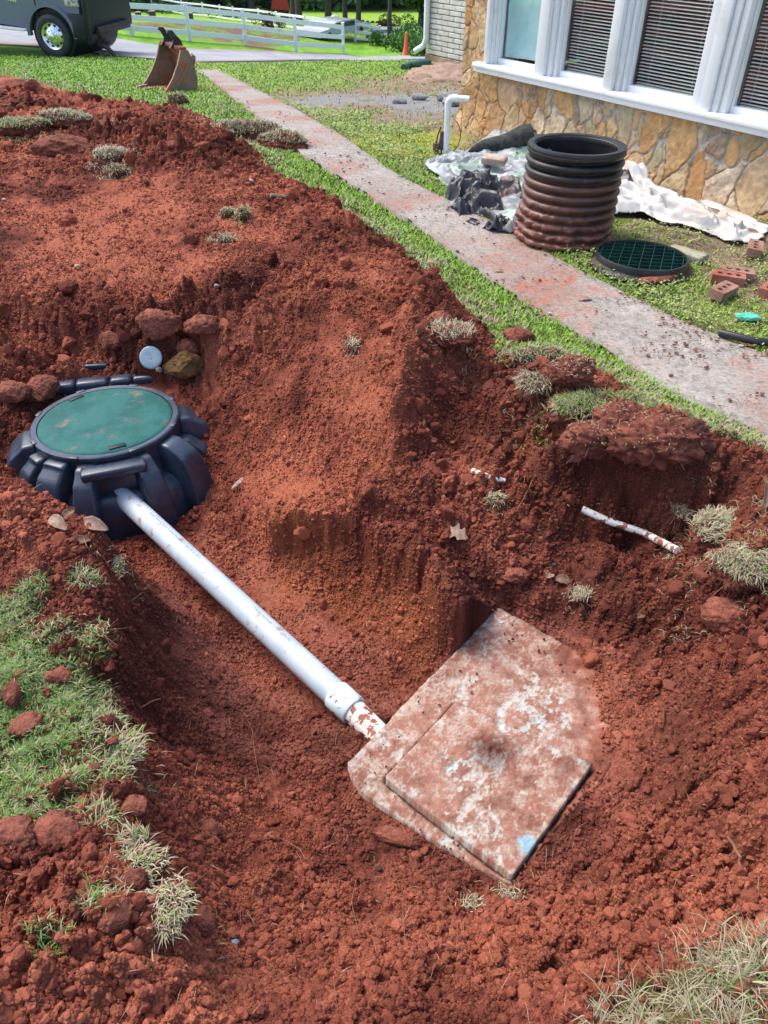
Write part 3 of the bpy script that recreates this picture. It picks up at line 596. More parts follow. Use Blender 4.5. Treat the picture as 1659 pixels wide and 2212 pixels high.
inh(b.build('backing_wall', mat('mortar', (.30, .23, .16), rough=.95, bump=.004)))
# window sill with drip board
b = MB(); b.box((aw0 + 3.2, .02, SILL - .005), (6.7, .17, .035), WM, .006); b.box((aw0 + 3.2, .055, SILL - .045), (6.7, .05, .05), WM, .006)
inh(b.build('window_sill', M['white_paint'], smooth=40))
frame_px = [(1048, 1070), (1158, 1203), (1306, 1352), (1494, 1578), (1700, 1750)]
ys_ = [118, 138, 168, 208, 260]
edges = []
for (x0, x1), y in zip(frame_px, ys_):
    edges.append((a_at(x0, y, .06)[0], a_at(x1, y, .0)[0]))
TOP = .55
def frame_post(a0, a1, wide):
    b = MB()
    w = a1 - a0
    if wide:
        for k, (u0, u1, o) in enumerate([(0, .3, .05), (.3, .62, .075), (.62, .8, .045), (.8, 1.0, .02)]):
            b.box((a0 + w * (u0 + u1) / 2, o / 2 - .03, (TOP + SILL) / 2 + .012), (w * (u1 - u0) - .003, .06 + o, TOP - SILL), WM, .004)
    else:
        b.box((a0 + w * .28, .02, (TOP + SILL) / 2 + .012), (w * .56, .12, TOP - SILL), WM, .006)
        b.box((a0 + w * .68, -.01, (TOP + SILL) / 2 + .012), (w * .22, .09, TOP - SILL), WM, .004)
        b.box((a0 + w * .90, -.03, (TOP + SILL) / 2 + .012), (w * .19, .06, TOP - SILL), WM, .003)
    return b
for k, (a0, a1) in enumerate(edges):
    inh(frame_post(a0, a1, k == 3).build('window_post', M['white_paint'], smooth=40))
for k in range(4):
    g0 = edges[k][1]; g1 = edges[k + 1][0]; w = g1 - g0; mid = (g0 + g1) / 2
    b = MB(); b.box((mid, -.06, SILL + .035), (w, .05, .05), WM, .003); b.box((mid, -.06, TOP - .02), (w, .05, .06), WM, .003)
    for s_ in (g0 + .008, g1 - .008): b.box((s_, -.06, (SILL + TOP) / 2), (.016, .045, TOP - SILL - .1), WM, .003)
    win = inh(b.build('window', M['white_paint'], smooth=40))
    win['label'] = ['window covered inside by a pale blue sheet', 'narrow window with white slatted blinds', 'middle window with white slatted blinds', 'window with blinds at the right edge'][k]
    b = MB(); b.box((mid, -.065, (SILL + TOP) / 2), (w - .05, .006, TOP - SILL - .12), WM); g = b.build('pane', M['glass'], win)
    if k == 0:
        nn = 60; u = np.linspace(0, 1, nn); v = np.linspace(0, 1, 120); U, Vv = np.meshgrid(u, v)
        lx = g0 + .03 + (w - .06) * U; lz = SILL + .07 + (TOP - SILL - .1) * Vv + .02 * U; ly = -.10 + .012 * fbm(U * 4, Vv * 9, 4, 330) + .006 * np.sin(Vv * 60)
        ly = -.10 + .010 * fbm(U * 4, Vv * 9, 4, 330)
        q = WC[None, None, :] - WD[None, None, :] * lx[..., None] + WN[None, None, :] * ly[..., None]; q[..., 2] = lz
        o = link('sheet', npmesh('sheet', q, gridfaces(*q.shape[:2])), M['blue_sheet'], win)
    else:
        b = MB(); z = SILL + .075; 
        while z < TOP - .05:
            Ms = WM @ Matrix.Translation((mid, -.115, z)) @ Matrix.Rotation(R(-9 + random.uniform(-3, 3)), 4, 'X')
            b.box((0, 0, 0), (w - .06, .024, .0022), Ms); z += .0245
        b.box((mid, -.115, SILL + .055), (w - .06, .026, .014), WM)
        for f in (.2, .8): b.tube([WM @ Vector((g0 + w * f, -.115, SILL + .05)), WM @ Vector((g0 + w * f, -.115, TOP))], .0012, 4)
        b.build('blinds', M['slat'], win)
# room behind
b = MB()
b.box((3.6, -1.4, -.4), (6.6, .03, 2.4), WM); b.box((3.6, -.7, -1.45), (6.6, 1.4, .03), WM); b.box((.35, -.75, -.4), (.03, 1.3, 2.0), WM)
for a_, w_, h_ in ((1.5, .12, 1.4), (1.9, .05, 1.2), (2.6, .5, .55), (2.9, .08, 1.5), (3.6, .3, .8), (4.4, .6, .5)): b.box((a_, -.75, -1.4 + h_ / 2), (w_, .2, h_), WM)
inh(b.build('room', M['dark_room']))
# brick wing
bw0 = G(925, 130); BW = A3(.62, 20.6, 0); BD = A3(.30, -.954, 0)     # far corner of the wing, running towards the viewer
_r = ray(921, 128); BWc = A3(_r[0] * 20 / _r[1], 20.0, 0)
BD = WD * -1
BN = WN
def bpt(a, z, out=0): 
    p = BWc + BD * a + BN * out; return Vector((p[0], p[1], z))
zb = _r[2] * 20 / _r[1]
BM = Matrix(((BD[0], BN[0], 0, BWc[0]), (BD[1], BN[1], 0, BWc[1]), (0, 0, 1, 0), (0, 0, 0, 1)))
b = MB(); cz = zb + .12; row = 0
b.box((2.0, -.13, zb + 1.4), (4.1, .2, 3.6), BM)
ch = .098
while cz < zb + 3.0:
    a = -.02 - (row % 2) * .2 - random.uniform(0, .05)
    while a < 3.2:
        l = .40
        if a + l > 0: 
            a0_ = max(a, 0); b.box(((a0_ + a + l) / 2, -.01 + random.uniform(-.004, .004), cz + ch / 2), (a + l - a0_ - .010, .09, ch - .016), BM, .008, 1)
        a += l
    cz += ch; row += 1
inh(b.build('brick_wing', M['white_brick'], smooth=40))
b = MB(); b.box((1.9, .0, zb - .35), (3.8, .10, .92), BM, .01); inh(b.build('footing', mat('footing_concrete', (.40, .32, .25), (.30, .17, .11), scale=4, rough=.9, bump=.006, bscale=30)))
# downspout
b = MB(); zt = zb + 3.2
p0 = [BM @ Vector((.10, .10, zt)), BM @ Vector((.10, .10, zb + .42)), BM @ Vector((.06, .14, zb + .28)), BM @ Vector((-.14, .22, zb + .16))]
b.tube(p0, [.065, .065, .062, .062], 10); 
inh(b.build('downspout', M['white_paint'], smooth=50))
b = MB(); b.tube([BM @ Vector((-.06, .03, zt)), BM @ Vector((-.06, .03, zb + .1))], .03, 6); inh(b.build('corner_trim', M['dark_steel']))
b = MB(); pts = [G(925, 137, .08), G(905, 140, .07), G(885, 141, .06), G(872, 147, .03)]; b.tube([Vector(p) for p in pts], [.09, .09, .08, .07], 10)
tag(b.build('downspout_extension', mat('green_corrugated_plastic', (.03, .10, .07), rough=.5), smooth=50), 'dark green flattened drain pipe lying below the downspout', 'drain pipe')
for k, (px, py, rz, lab) in enumerate([(928, 147, .3, 'brown brick beside the foot of the white downspout'), (938, 141, -.5, 'second brick tipped behind it at the white brick wall')]):
    g = G(px, py, .04); b = MB(); b.box((0, 0, 0), (.30, .14, .09), Matrix.Translation(g) @ Matrix.Rotation(rz, 4, 'Z'), .01)
    tag(b.build('brick', M['brick_brown'], smooth=40), lab, 'brick')

# ------------------------------------------------------------------ grass blades in bulk
def blades(root, h, w, lean, colr, curl=.5, seed=0, bias=None):
    """triangles: two-part bending blade; root (N,3)"""
    g = np.random.default_rng(seed); n = len(root); a = g.uniform(0, 2 * np.pi, n) if bias is None else bias + g.normal(0, 1.0, n); d = np.stack([np.cos(a), np.sin(a), np.zeros(n)], -1)
    s = np.stack([-np.sin(a), np.cos(a), np.zeros(n)], -1); up = A3(0, 0, 1)
    l1 = lean * g.uniform(.3, 1, n); 
    m_ = root + up * (h * .55 * np.cos(l1))[:, None] + d * (h * .55 * np.sin(l1))[:, None]
    l2 = l1 + curl * g.uniform(.3, 1.3, n)
    t_ = m_ + up * (h * .45 * np.cos(l2))[:, None] + d * (h * .45 * np.sin(l2))[:, None]
    V = np.stack([root - s * w[:, None] * .5, root + s * w[:, None] * .5, m_ - s * w[:, None] * .38, m_ + s * w[:, None] * .38, t_], 1)
    i = np.arange(n)[:, None] * 5
    F = np.concatenate([i + np.array([[0, 1, 3]]), i + np.array([[0, 3, 2]]), i + np.array([[2, 3, 4]])], 1).reshape(-1, 3)
    c = np.repeat(colr[:, None, :], 5, 1) * np.array([.75, .75, 1, 1, 1.15])[None, :, None]
    return V.reshape(-1, 3), F, c.reshape(-1, 3)
def tufts_col(n, dry, g, base1=A3(.11, .25, .02), base2=A3(.29, .48, .055)):
    c = cmix(base1, base2, g.uniform(0, 1, n)); dr = cmix(A3(.24, .20, .12), A3(.42, .37, .25), g.uniform(0, 1, n))
    return np.where((g.uniform(0, 1, n) < dry)[:, None], dr, c)
g_ = np.random.default_rng(5)
n = 900000
x_, y_, r_ = spread(g_, n, 1.0, 24)
gm = _bil(GRASSM, x_, y_); dd = _bil(dirt, x_, y_)
hs_ = _bil(house_side.astype(float), x_, y_)
clump = fbm(x_ * 6, y_ * 6, 3, 401)
keep = (g_.uniform(0, 1, n) < gm * (.75 + .8 * clump)) & (dd < .5) & (r_ < 24) & (g_.uniform(0, 1, n) < np.where(hs_ > .5, .45, .9))
x_, y_, r_ = x_[keep], y_[keep], r_[keep]; hs_ = hs_[keep]; n = len(x_)
root = np.stack([x_, y_, hz(x_, y_) - .004], -1)
dry = np.clip(.14 + .5 * sstep(.3, .0, poly_sd(dirt_poly, x_, y_)) + .35 * sstep(.05, .6, fbm(x_ * 2, y_ * 2, 3, 402)), 0, .8)
cc = tufts_col(n, dry, g_); yel = fbm(x_ * 1.2, y_ * 1.2, 3, 403); cc = cmix(cc, A3(.30, .40, .04), np.clip(.2 + yel * .6, 0, .5) * (hs_ > .5))
V1, F1_, C1_ = blades(root, g_.uniform(.022, .050, n) * (1 + .02 * r_) * np.where(hs_ > .5, .8, 1), .0028 + .0011 * r_, .9, cc, .7, 6)
tag(link('lawn_grass', npmesh('lawn_grass', V1, F1_, C1_), M['blade']), 'short green lawn grass along the path and up to the drive', 'grass', kind='stuff')
# turf left on the near bank
rt_, cc_, hh_, ww_ = [], [], [], []
for k, ((cx, cy), rad, dr) in enumerate(PT):
    cnt = int(rad * rad * 240000 * (1.0 if dr < .5 else .7) * (.26 if dr > 1 else 1)); a = g_.uniform(0, 2 * np.pi, cnt); q = rad * np.sqrt(g_.uniform(0, 1.3, cnt))
    X = cx + q * np.cos(a); Y = cy + q * np.sin(a); ok = g_.uniform(0, 1, cnt) < 1.25 - q / rad + .9 * fbm(X * 12, Y * 12, 3, 410)
    X, Y = X[ok], Y[ok]; m_ = len(X); rt_.append(np.stack([X, Y, hz(X, Y) - .003], -1)); cc_.append(tufts_col(m_, dr * .70 + .20, g_, A3(.07, .16, .03), A3(.18, .30, .065)))
    hh_.append(g_.uniform(.02, .045, m_) * (2.0 if dr > 1 else (1.2 if dr > .5 else .85))); ww_.append(g_.uniform(.0018, .0034, m_))
root = np.concatenate(rt_); cc = np.concatenate(cc_)
V1, F1_, C1_ = blades(root, np.concatenate(hh_), np.concatenate(ww_), 1.25, cc, .8, 8)
tag(link('turf_grass', npmesh('turf_grass', V1, F1_, C1_), M['blade']), 'matted half dry turf left on the banks of the dig', 'grass', kind='stuff')
# clover and weeds between path and house
n = 260000; x_, y_, r_ = spread(g_, n, 2.4, 13, -6, 32)
wo1, wa1 = wall_sd(x_, y_); gm = _bil(GRASSM, x_, y_); hs_ = _bil(house_side.astype(float), x_, y_); cl = fbm(x_ * 3, y_ * 3, 4, 420)
keep = (hs_ > .5) & (wo1 > .12) & (gm > .2) & (g_.uniform(0, 1, n) < .28 + 1.1 * cl + .35 * sstep(.35, .05, _bil(path_sd, x_, y_)))
x_, y_, r_ = x_[keep], y_[keep], r_[keep]; n = len(x_)
a = g_.uniform(0, 2 * np.pi, n); d = np.stack([np.cos(a), np.sin(a), g_.uniform(-.3, .6, n)], -1); s_ = np.stack([-np.sin(a), np.cos(a), g_.uniform(-.4, .4, n)], -1)
c0 = np.stack([x_, y_, hz(x_, y_) + g_.uniform(.005, .05, n) * (1 + fbm(x_ * 8, y_ * 8, 2, 421))], -1); ln = g_.uniform(.006, .013, n) * (.6 + .10 * r_)
V1 = np.stack([c0, c0 + d * ln[:, None] + s_ * ln[:, None] * .55, c0 + d * ln[:, None] * 1.9, c0 + d * ln[:, None] - s_ * ln[:, None] * .55], 1).reshape(-1, 3)
cc = cmix(A3(.10, .19, .03), A3(.34, .42, .12), g_.uniform(0, 1, n)); cc = cmix(cc, A3(.30, .27, .16), (g_.uniform(0, 1, n) < .18).astype(float))
tag(link('weed_ground_cover', npmesh('weed_ground_cover', V1, np.arange(n * 4).reshape(-1, 4), np.repeat(cc, 4, 0), False), M['blade']), 'low clover and weeds between path and stone wall', 'weeds', kind='stuff')

# ------------------------------------------------------------------ crumbs and clods
def ico(sub):
    bm = bmesh.new(); bmesh.ops.create_icosphere(bm, subdivisions=sub, radius=1); bm.verts.ensure_lookup_table()
    v = np.array([q.co[:] for q in bm.verts]); f = np.array([[w.index for w in p.verts] for p in bm.faces]); bm.free(); return v, f
def crumbs(n, rlo, rhi, sub, s0, s1, seed, name, lab, onto=None, power=2.2, calmf=.75, rough_only=False, sc0=(.95, .12)):
    g = np.random.default_rng(seed); v, f = ico(sub)
    x, y, r_ = spread(g, n, rlo * .4, rhi)
    dd = _bil(dirt, x, y); pm = _bil(pmask, x, y); cm = _bil(calm, x, y); sl = _bil(slab_sd, x, y); rtk = np.hypot(x - TANK[0], y - TANK[1])
    cl = fbm(x * 5, y * 5, 3, 500)
    keep = (dd > .5) & (g.uniform(0, 1, n) < (1 - pm * .8)) & (g.uniform(0, 1, n) > cm * calmf) & ((sl > .0) | (_bil(fade_in, x, y) > .6) | (g.uniform(0, 1, n) < .035 * sstep(-.25, .0, sl + .08 * cl))) & (rtk > .48) & (g.uniform(0, 1, n) < .55 + cl)
    if rough_only: keep &= g.uniform(0, 1, n) < .08 + .9 * _bil(cl_lines, x, y) + .25 * (_bil(rghv, x, y) > 1.0)
    x, y, r_ = x[keep], y[keep], r_[keep]; m_ = len(x)
    s = (s0 + (s1 - s0) * g.uniform(0, 1, m_) ** power) * (sc0[0] + sc0[1] * r_)
    c = np.stack([x, y, np.where(_bil(slab_sd, x, y) < .0, np.maximum(SLAB_H + .01, hz(x, y)), hz(x, y)) + s * .35], -1)
    jit = 1 + g.uniform(-.28, .28, (m_, len(v), 1)) * (1 if sub < 3 else .45); sc = g.uniform(.65, 1.2, (m_, 1, 3))
    if sub > 1:
        for _k in range(5):
            d = g.normal(0, 1, (m_, 3)); d /= np.linalg.norm(d, axis=1)[:, None]; pr = np.einsum('vk,mk->mv', v, d)[..., None] * jit; lim = g.uniform(.45, .85, (m_, 1, 1)); jit = np.where(pr > lim, jit * lim / np.maximum(pr, 1e-6) * (1 + .1 * (pr - lim)), jit)
    a = g.uniform(0, 2 * np.pi, m_); ca, sa = np.cos(a)[:, None], np.sin(a)[:, None]
    P_ = v[None] * jit * sc * s[:, None, None]; X = P_[..., 0] * ca - P_[..., 1] * sa; Y = P_[..., 0] * sa + P_[..., 1] * ca; P_ = np.stack([X, Y, P_[..., 2]], -1) + c[:, None, :]
    F = (f[None] + (np.arange(m_) * len(v))[:, None, None]).reshape(-1, 3)
    t_ = np.clip(g.uniform(0, 1, m_) * .75 - (.12 if sub > 2 else 0) + .30 * fbm(x * 2.2, y * 2.2, 3, 101) + .1, 0, 1); cc = cmix(cmix(SOIL_D, SOIL_M, np.clip(2 * t_, 0, 1)), SOIL_L, np.clip(2 * t_ - 1, 0, 1)); loc = np.stack([_bil(soil[..., q], x, y) for q in range(3)], -1); cc = (.35 * cc + .65 * loc * g.uniform(.7, 1.25, (m_, 1)))
    o = link(name, npmesh(name, P_.reshape(-1, 3), F, np.repeat(cc, len(v), 0), False), M['crumb']); tag(o, lab, 'soil', kind='stuff'); return m_
crumbs(900000, .6, 9, 1, .0020, .0062, 21, 'soil_crumbs', 'loose red crumbs of soil over the dug ground', calmf=.6)
crumbs(100000, .6, 12, 2, .005, .016, 22, 'soil_pebbles', 'small red soil lumps scattered over the dug ground', power=4, calmf=.97)
crumbs(26000, .7, 13, 3, .012, .042, 23, 'soil_clods', 'crumbly red clods lying along the ridges of dug soil', power=3.6, rough_only=True, sc0=(.35, .21))

# crumbs caught on the steep cut faces
g = np.random.default_rng(24); rng_ = np.maximum.reduce([Z[:-1, :-1], Z[1:, :-1], Z[:-1, 1:], Z[1:, 1:]]) - np.minimum.reduce([Z[:-1, :-1], Z[1:, :-1], Z[:-1, 1:], Z[1:, 1:]]); dr_ = np.diff(rr)[:, None]
wgt_ = np.where((rng_ > .9 * dr_) & (dirt[:-1, :-1] > .5) & (RR[:-1, :-1] < 9) & (RR[:-1, :-1] > 1.6) & (np.abs(TH[:-1, :-1]) < .56) & (rt[:-1, :-1] > .72) & (slab_sd[:-1, :-1] > .02), rng_ * RR[:-1, :-1] / RR[:-1, :-1] ** 1.5, 0).ravel(); n = 60000
k = g.choice(len(wgt_), n, p=wgt_ / wgt_.sum()); ki, kj = k // (nc - 1), k % (nc - 1); a_, b_ = g.uniform(0, 1, n), g.uniform(0, 1, n)
def _c(F): return (F[ki, kj] * (1 - b_) + F[ki, kj + 1] * b_) * (1 - a_) + (F[ki + 1, kj] * (1 - b_) + F[ki + 1, kj + 1] * b_) * a_
cen = np.stack([_c(GX), _c(GY), _c(Z)], -1); vv_, ff_ = ico(1); s_ = (.0022 + .008 * g.uniform(0, 1, n) ** 4) * (.7 + .16 * np.hypot(cen[:, 0], cen[:, 1]))
Pq = vv_[None] * (1 + g.uniform(-.3, .3, (n, 12, 1))) * s_[:, None, None] * g.uniform(.7, 1.3, (n, 1, 3)) + cen[:, None, :]; cc = np.stack([_c(gcol[..., q]) for q in range(3)], -1) * g.uniform(.65, 1.3, (n, 1))
tag(link('face_crumbs', npmesh('face_crumbs', Pq.reshape(-1, 3), (ff_[None] + (np.arange(n) * 12)[:, None, None]).reshape(-1, 3), np.repeat(cc, 12, 0), False), M['crumb']), 'crumbs of clay clinging to the cut faces of the trench', 'soil', kind='stuff')
# clay bits trodden onto the path
g = np.random.default_rng(41); n = 6000; u = g.uniform(0, 1, n) ** .7; v = g.uniform(-.02, 1.02, n); Lp = np.array([G(*q) for q in path_l]); Rp = np.array([G(*q) for q in path_r]); ii = u * (len(Lp) - 1)
lx = np.interp(ii, range(len(Lp)), Lp[:, 0]) * (1 - v) + np.interp(ii, range(len(Rp)), Rp[:, 0]) * v; ly = np.interp(ii, range(len(Lp)), Lp[:, 1]) * (1 - v) + np.interp(ii, range(len(Rp)), Rp[:, 1]) * v
ok = g.uniform(0, 1, n) < .35 + 1.3 * fbm(lx * 4, ly * 4, 4, 213); lx, ly = lx[ok], ly[ok]; n = len(lx); vv_, ff_ = ico(1); s_ = (.0022 + .009 * g.uniform(0, 1, n) ** 9)
Pq = vv_[None] * (1 + g.uniform(-.3, .3, (n, 12, 1))) * s_[:, None, None] * np.array([1.3, 1.1, .6]) + np.stack([lx, ly, lawn(lx, ly) + .016], -1)[:, None, :]
tt = g.uniform(0, 1, n); cc = cmix(cmix(A3(.10, .06, .045), A3(.26, .09, .06), tt), A3(.40, .33, .27), (g.uniform(0, 1, n) < .2).astype(float))
tag(link('path_crumbs', npmesh('path_crumbs', Pq.reshape(-1, 3), (ff_[None] + (np.arange(n) * 12)[:, None, None]).reshape(-1, 3), np.repeat(cc, 12, 0), False), M['crumb']), 'crumbs of clay and grit trodden onto the footpath', 'soil', kind='stuff')

# ------------------------------------------------------------------ buried concrete tank and its lid
def clay_slab(name, poly, top, thick, m, lab, cat, blue=None, step=.006, mound=0.0, fade=None):
    poly = np.array(poly); lo = poly.min(0) - .01; hi = poly.max(0) + .01
    x = np.arange(lo[0], hi[0], step); y = np.arange(lo[1], hi[1], step); X, Y = np.meshgrid(x, y)
    rim = .006 * fbm(X * 20, Y * 20, 3, 600); sd = poly_sd(poly, X, Y) + rim * (.35 if mound else 1)
    Zz = top + .003 * fbm(X * 6, Y * 6, 3, 601) + .0035 * fbm(X * 35, Y * 35, 4, 602) + .0025 * fbm(X * 110, Y * 110, 2, 603)
    n = fbm(X * 5, Y * 5, 5, 604); n2 = fbm(X * 24, Y * 24, 4, 605); n3 = fbm(X * 70, Y * 70, 3, 606)
    cl = sstep(.24, .33, fbm(X * 11 + 2 * n, Y * 6 + n, 6, 607, .68) + .20 * n2 + .12 * n3)       # where the concrete shows
    edge = sstep(-.05, 0, sd) * .35
    cl = np.clip(cl + sstep(.45, .75, edge + .5 * n2 + .3) * .5, 0, 1)
    if fade is not None:
        fd = np.maximum(0, 1 - sstep(.0, .14, poly_sd(fade, X, Y) + .10 * n + .04 * n2)); cl *= 1 - fd
    base_ = cmix(A3(.22, .095, .068), A3(.34, .17, .125), np.clip(.5 + .7 * n + .5 * n2, 0, 1))
    n4 = fbm(X * 160, Y * 160, 2, 609); base_ = cmix(base_, A3(.40, .33, .27), np.clip(.22 + 1.0 * n2 + .9 * n3 + 1.1 * n4, 0, .8)); base_ = cmix(base_, A3(.13, .05, .035), sstep(.15, .5, fbm(X * 14, Y * 14, 5, 610) + .4 * n4) * .6)
    con = cmix(A3(.46, .41, .34), A3(.42, .47, .46), np.clip(.5 + 1.2 * fbm(X * 9, Y * 9, 3, 608), 0, 1))
    cl = cl * np.clip(.75 + .9 * n3 + .9 * n4, 0, 1); c = cmix(base_, con, cl * .95)
    Zz += (1 - cl) * .003
    if fade is not None: c = cmix(c, cmix(SOIL_D, SOIL_L, np.clip(.5 + .6 * n + .5 * n2, 0, 1)), fd * .85); Zz += fd * (.004 + .006 * n2)
    if blue is not None:
        bd = np.hypot(X - blue[0], Y - blue[1]) + .02 * n2 + .012 * n3; c = cmix(c, A3(.24, .42, .52), sstep(.048, .028, bd) * .85)
    if mound:
        cx, cy = poly.mean(0); cx += .03; cy += .10; md = np.hypot((X - cx), (Y - cy) * 1.2) + .05 * n; hm = sstep(.16, .0, md); Zz += hm * (mound + .012 * n3 + .01 * n2); c = cmix(c, A3(.085, .028, .019), hm * .9)
    if fade is not None:
        jd = poly_sd([P(*q, SLAB_H + .024)[:2] for q in [(985, 1515), (1280, 1652), (1105, 1893), (830, 1682)]], X, Y) + .003 * n2; jm = 1 - sstep(.004, .016, jd + .012 * np.clip(n2, 0, 1)); Zz -= jm * .016; c = c * (1 - .75 * jm[..., None])
    ins = sd < 0; idx = -np.ones(X.shape, int); idx[ins] = np.arange(ins.sum())
    V = [np.stack([X[ins], Y[ins], Zz[ins]], -1)]; Fs = []
    q = np.stack([idx[:-1, :-1], idx[:-1, 1:], idx[1:, 1:], idx[1:, :-1]], -1).reshape(-1, 4); ok = (q >= 0).all(1); q = q[ok]; Fs.append(q)
    # skirt from the boundary edges
    e = np.concatenate([q[:, [0, 1]], q[:, [1, 2]], q[:, [2, 3]], q[:, [3, 0]]]); key = {}
    es = set(map(tuple, e.tolist())); bnd = [(a, b_) for a, b_ in es if (b_, a) not in es]
    top_v = V[0]; nv = len(top_v); used = sorted({v for ed in bnd for v in ed}); mp = {v: nv + k for k, v in enumerate(used)}
    ux, uy = top_v[used, 0], top_v[used, 1]; bx_, by_ = ux.copy(), uy.copy(); bdist = np.full(len(used), 9.)
    for a, b_ in zip(poly, np.roll(poly, -1, 0)):
        e_ = b_ - a; t_ = np.clip(((ux - a[0]) * e_[0] + (uy - a[1]) * e_[1]) / (e_ @ e_), 0, 1); qx, qy = a[0] + t_ * e_[0], a[1] + t_ * e_[1]; dd_ = np.hypot(ux - qx, uy - qy); w_ = dd_ < bdist; bx_ = np.where(w_, qx, bx_); by_ = np.where(w_, qy, by_); bdist = np.minimum(bdist, dd_)
    mv = bdist < 3 * step; kk = .003 if mound else .006; wob_ = kk * fbm(bx_ * 22, by_ * 22, 4, 611); ctr = poly.mean(0); dx_, dy_ = bx_ - ctr[0], by_ - ctr[1]; dl_ = np.hypot(dx_, dy_)
    top_v[used, 0] = np.where(mv, bx_ + wob_ * dx_ / dl_, ux); top_v[used, 1] = np.where(mv, by_ + wob_ * dy_ / dl_, uy)
    low = top_v[used] + np.array([0, 0, -thick]); V.append(low); Fs.append(np.array([[b_, a, mp[a], mp[b_]] for a, b_ in bnd]))
    cc = np.concatenate([c[ins], c[ins][used] * .8])
    return tag(link(name, npmesh(name, np.concatenate(V), np.concatenate(Fs), cc), m), lab, cat)
clay_slab('concrete_slab', slab_poly, SLAB_H, .16, M['concrete'], 'clay stained concrete top of the old tank in the pit floor', 'concrete slab', fade=FADE)
lid_px = [(985, 1515), (1280, 1652), (1105, 1893), (830, 1682)]
bl = P(1143, 1828, SLAB_H + .02)
clay_slab('concrete_hatch', [P(a, b_, SLAB_H + .024)[:2] for a, b_ in lid_px], SLAB_H + .024, .09, M['concrete'], 'square concrete hatch with a pale blue stain at its lower corner', 'hatch', blue=bl, step=.0045, mound=.02)
# dark joint round the lid: the gap left between lid and slab edge is a low clay strip
# ------------------------------------------------------------------ drain pipe
p_up = P(262, 1070, -2.448); p_lo = P(745, 1518, -2.50)
pd = (p_lo - p_up); plen = np.linalg.norm(pd); pd /= plen
PV = [Vector(p_up - pd * .25), Vector(p_up), Vector(p_lo)]
dp = empty('drain_pipe', p_lo); tag(dp, 'long white plastic drain pipe running from the black tank to the concrete slab', 'pipe')
bpy.context.view_layer.update()
def under(o, root):
    o.parent = root; o.matrix_parent_inverse = root.matrix_world.inverted(); return o
def at(o, root): return under(o, root)
b = MB(); L_ = plen + .25; L_ = plen + .04; pts = [Vector(p_up - pd * .04) + Vector(pd) * (L_ * k / 40) for k in range(41)]; b.tube(pts, .0545, 40); under(b.build('pipe_barrel', M['pvc'], smooth=60), dp)
b = MB(); ax = Vector(pd); q0 = Vector(p_lo) - ax * .055; q1 = Vector(p_lo) + ax * .055
b.tube([q0, q0 + ax * .004, q1 - ax * .004, q1], [.0575, .0608, .0608, .0575], 40); under(b.build('coupling', mat('speckled_coupling', (.60, .74, .78), (.19, .09, .06), scale=38, mix=(.60, .64), rough=.45), smooth=50), dp)
b = MB(); ax2 = (ax + Vector((0, 0, -.10))).normalized(); b.tube([q1 - ax2 * .02, q1 + ax2 * .30], .050, 32); o = b.build('old_pipe_stub', M['pvc_dirty'], smooth=60); o['label'] = 'muddy old white pipe end going under the slab'; under(o, dp)
# print on the pipe
def pipe_text(txt, s0, ang, size):
    cu = bpy.data.curves.new('t', 'FONT'); cu.body = txt; cu.size = size; cu.resolution_u = 2
    ob = bpy.data.objects.new('t', cu); COL.objects.link(ob); dg = bpy.context.evaluated_depsgraph_get(); me = bpy.data.meshes.new_from_object(ob.evaluated_get(dg)); bpy.data.objects.remove(ob)
    side = ax.cross(Vector((0, 0, 1))).normalized(); upv = side.cross(ax).normalized(); r = .0550
    for v in me.vertices:
        a = ang + v.co.y / r; u = s0 + v.co.x
        v.co = Vector(p_up) + ax * u + (upv * math.cos(a) - side * math.sin(a)) * r
    me.name = 'printed_line'; return under(link('printed_line', me, M['text']), dp)
pipe_text("** NON PRESSURE ** NO 161 81 26", plen - .62, .12, .017)
pipe_text("DRAIN WASTE VENT ** NON PRESSURE ** NO 161 81 26 **", .28, .12, .017)

# ------------------------------------------------------------------ new tank with its ribbed collar
TH_P = math.atan2(p_up[1] - TANK[1], p_up[0] - TANK[0])
tank = empty('septic_tank', TANK); tag(tank, 'black ribbed plastic tank top with a round green lid', 'tank'); bpy.context.view_layer.update()
TM = Matrix.Translation(Vector(TANK)) @ Matrix.Rotation(R(-1.5), 4, 'X')
LR = .350
b = MB(); rr_ = b.lathe([(.001, .012), (.12, .011), (.25, .008), (LR - .02, .004), (LR - .006, .0), (LR, -.006), (LR, -.03)], 96, TM)
lid = b.build('lid', M['green_lid'], smooth=40); under(lid, tank); lid['label'] = 'round green lid dusted with clay'
def pol(ang, r, z=0): return TM @ Vector((math.cos(ang) * r, math.sin(ang) * r, z))
for da in (0.12, 3.6):
    b = MB(); Mx = TM @ Matrix.Rotation(TH_P + da, 4, 'Z'); b.box((LR - .035, 0, .006), (.03, .085, .008), Mx, .002)
    h_ = b.build('hand_notch', M['green_dark'], smooth=40); h_.parent = lid; h_.matrix_parent_inverse = lid.matrix_world.inverted()
b = MB(); b.lathe([(LR + .002, -.02), (LR + .004, -.002), (LR + .03, .001), (LR + .037, -.004), (LR + .037, -.022), (LR + .028, -.03), (LR + .028, -.10), (LR - .01, -.10), (LR - .01, -.02)], 96, TM, close=True)
for k in range(8): b.box((LR + .032, 0, -.006), (.022, .05, .02), TM @ Matrix.Rotation(TH_P + .3 + k * math.pi / 4, 4, 'Z'), .003)
under(b.build('riser_ring', M['black_plastic'], smooth=40), tank)
b = MB(); b.lathe([(.36, -.06), (.375, -.075), (.378, -.17), (.39, -.19), (.45, -.20), (.49, -.235), (.515, -.33), (.53, -.62), (.3, -.62)], 96, TM)
under(b.build('tank_body', M['black_plastic'], smooth=40), tank)
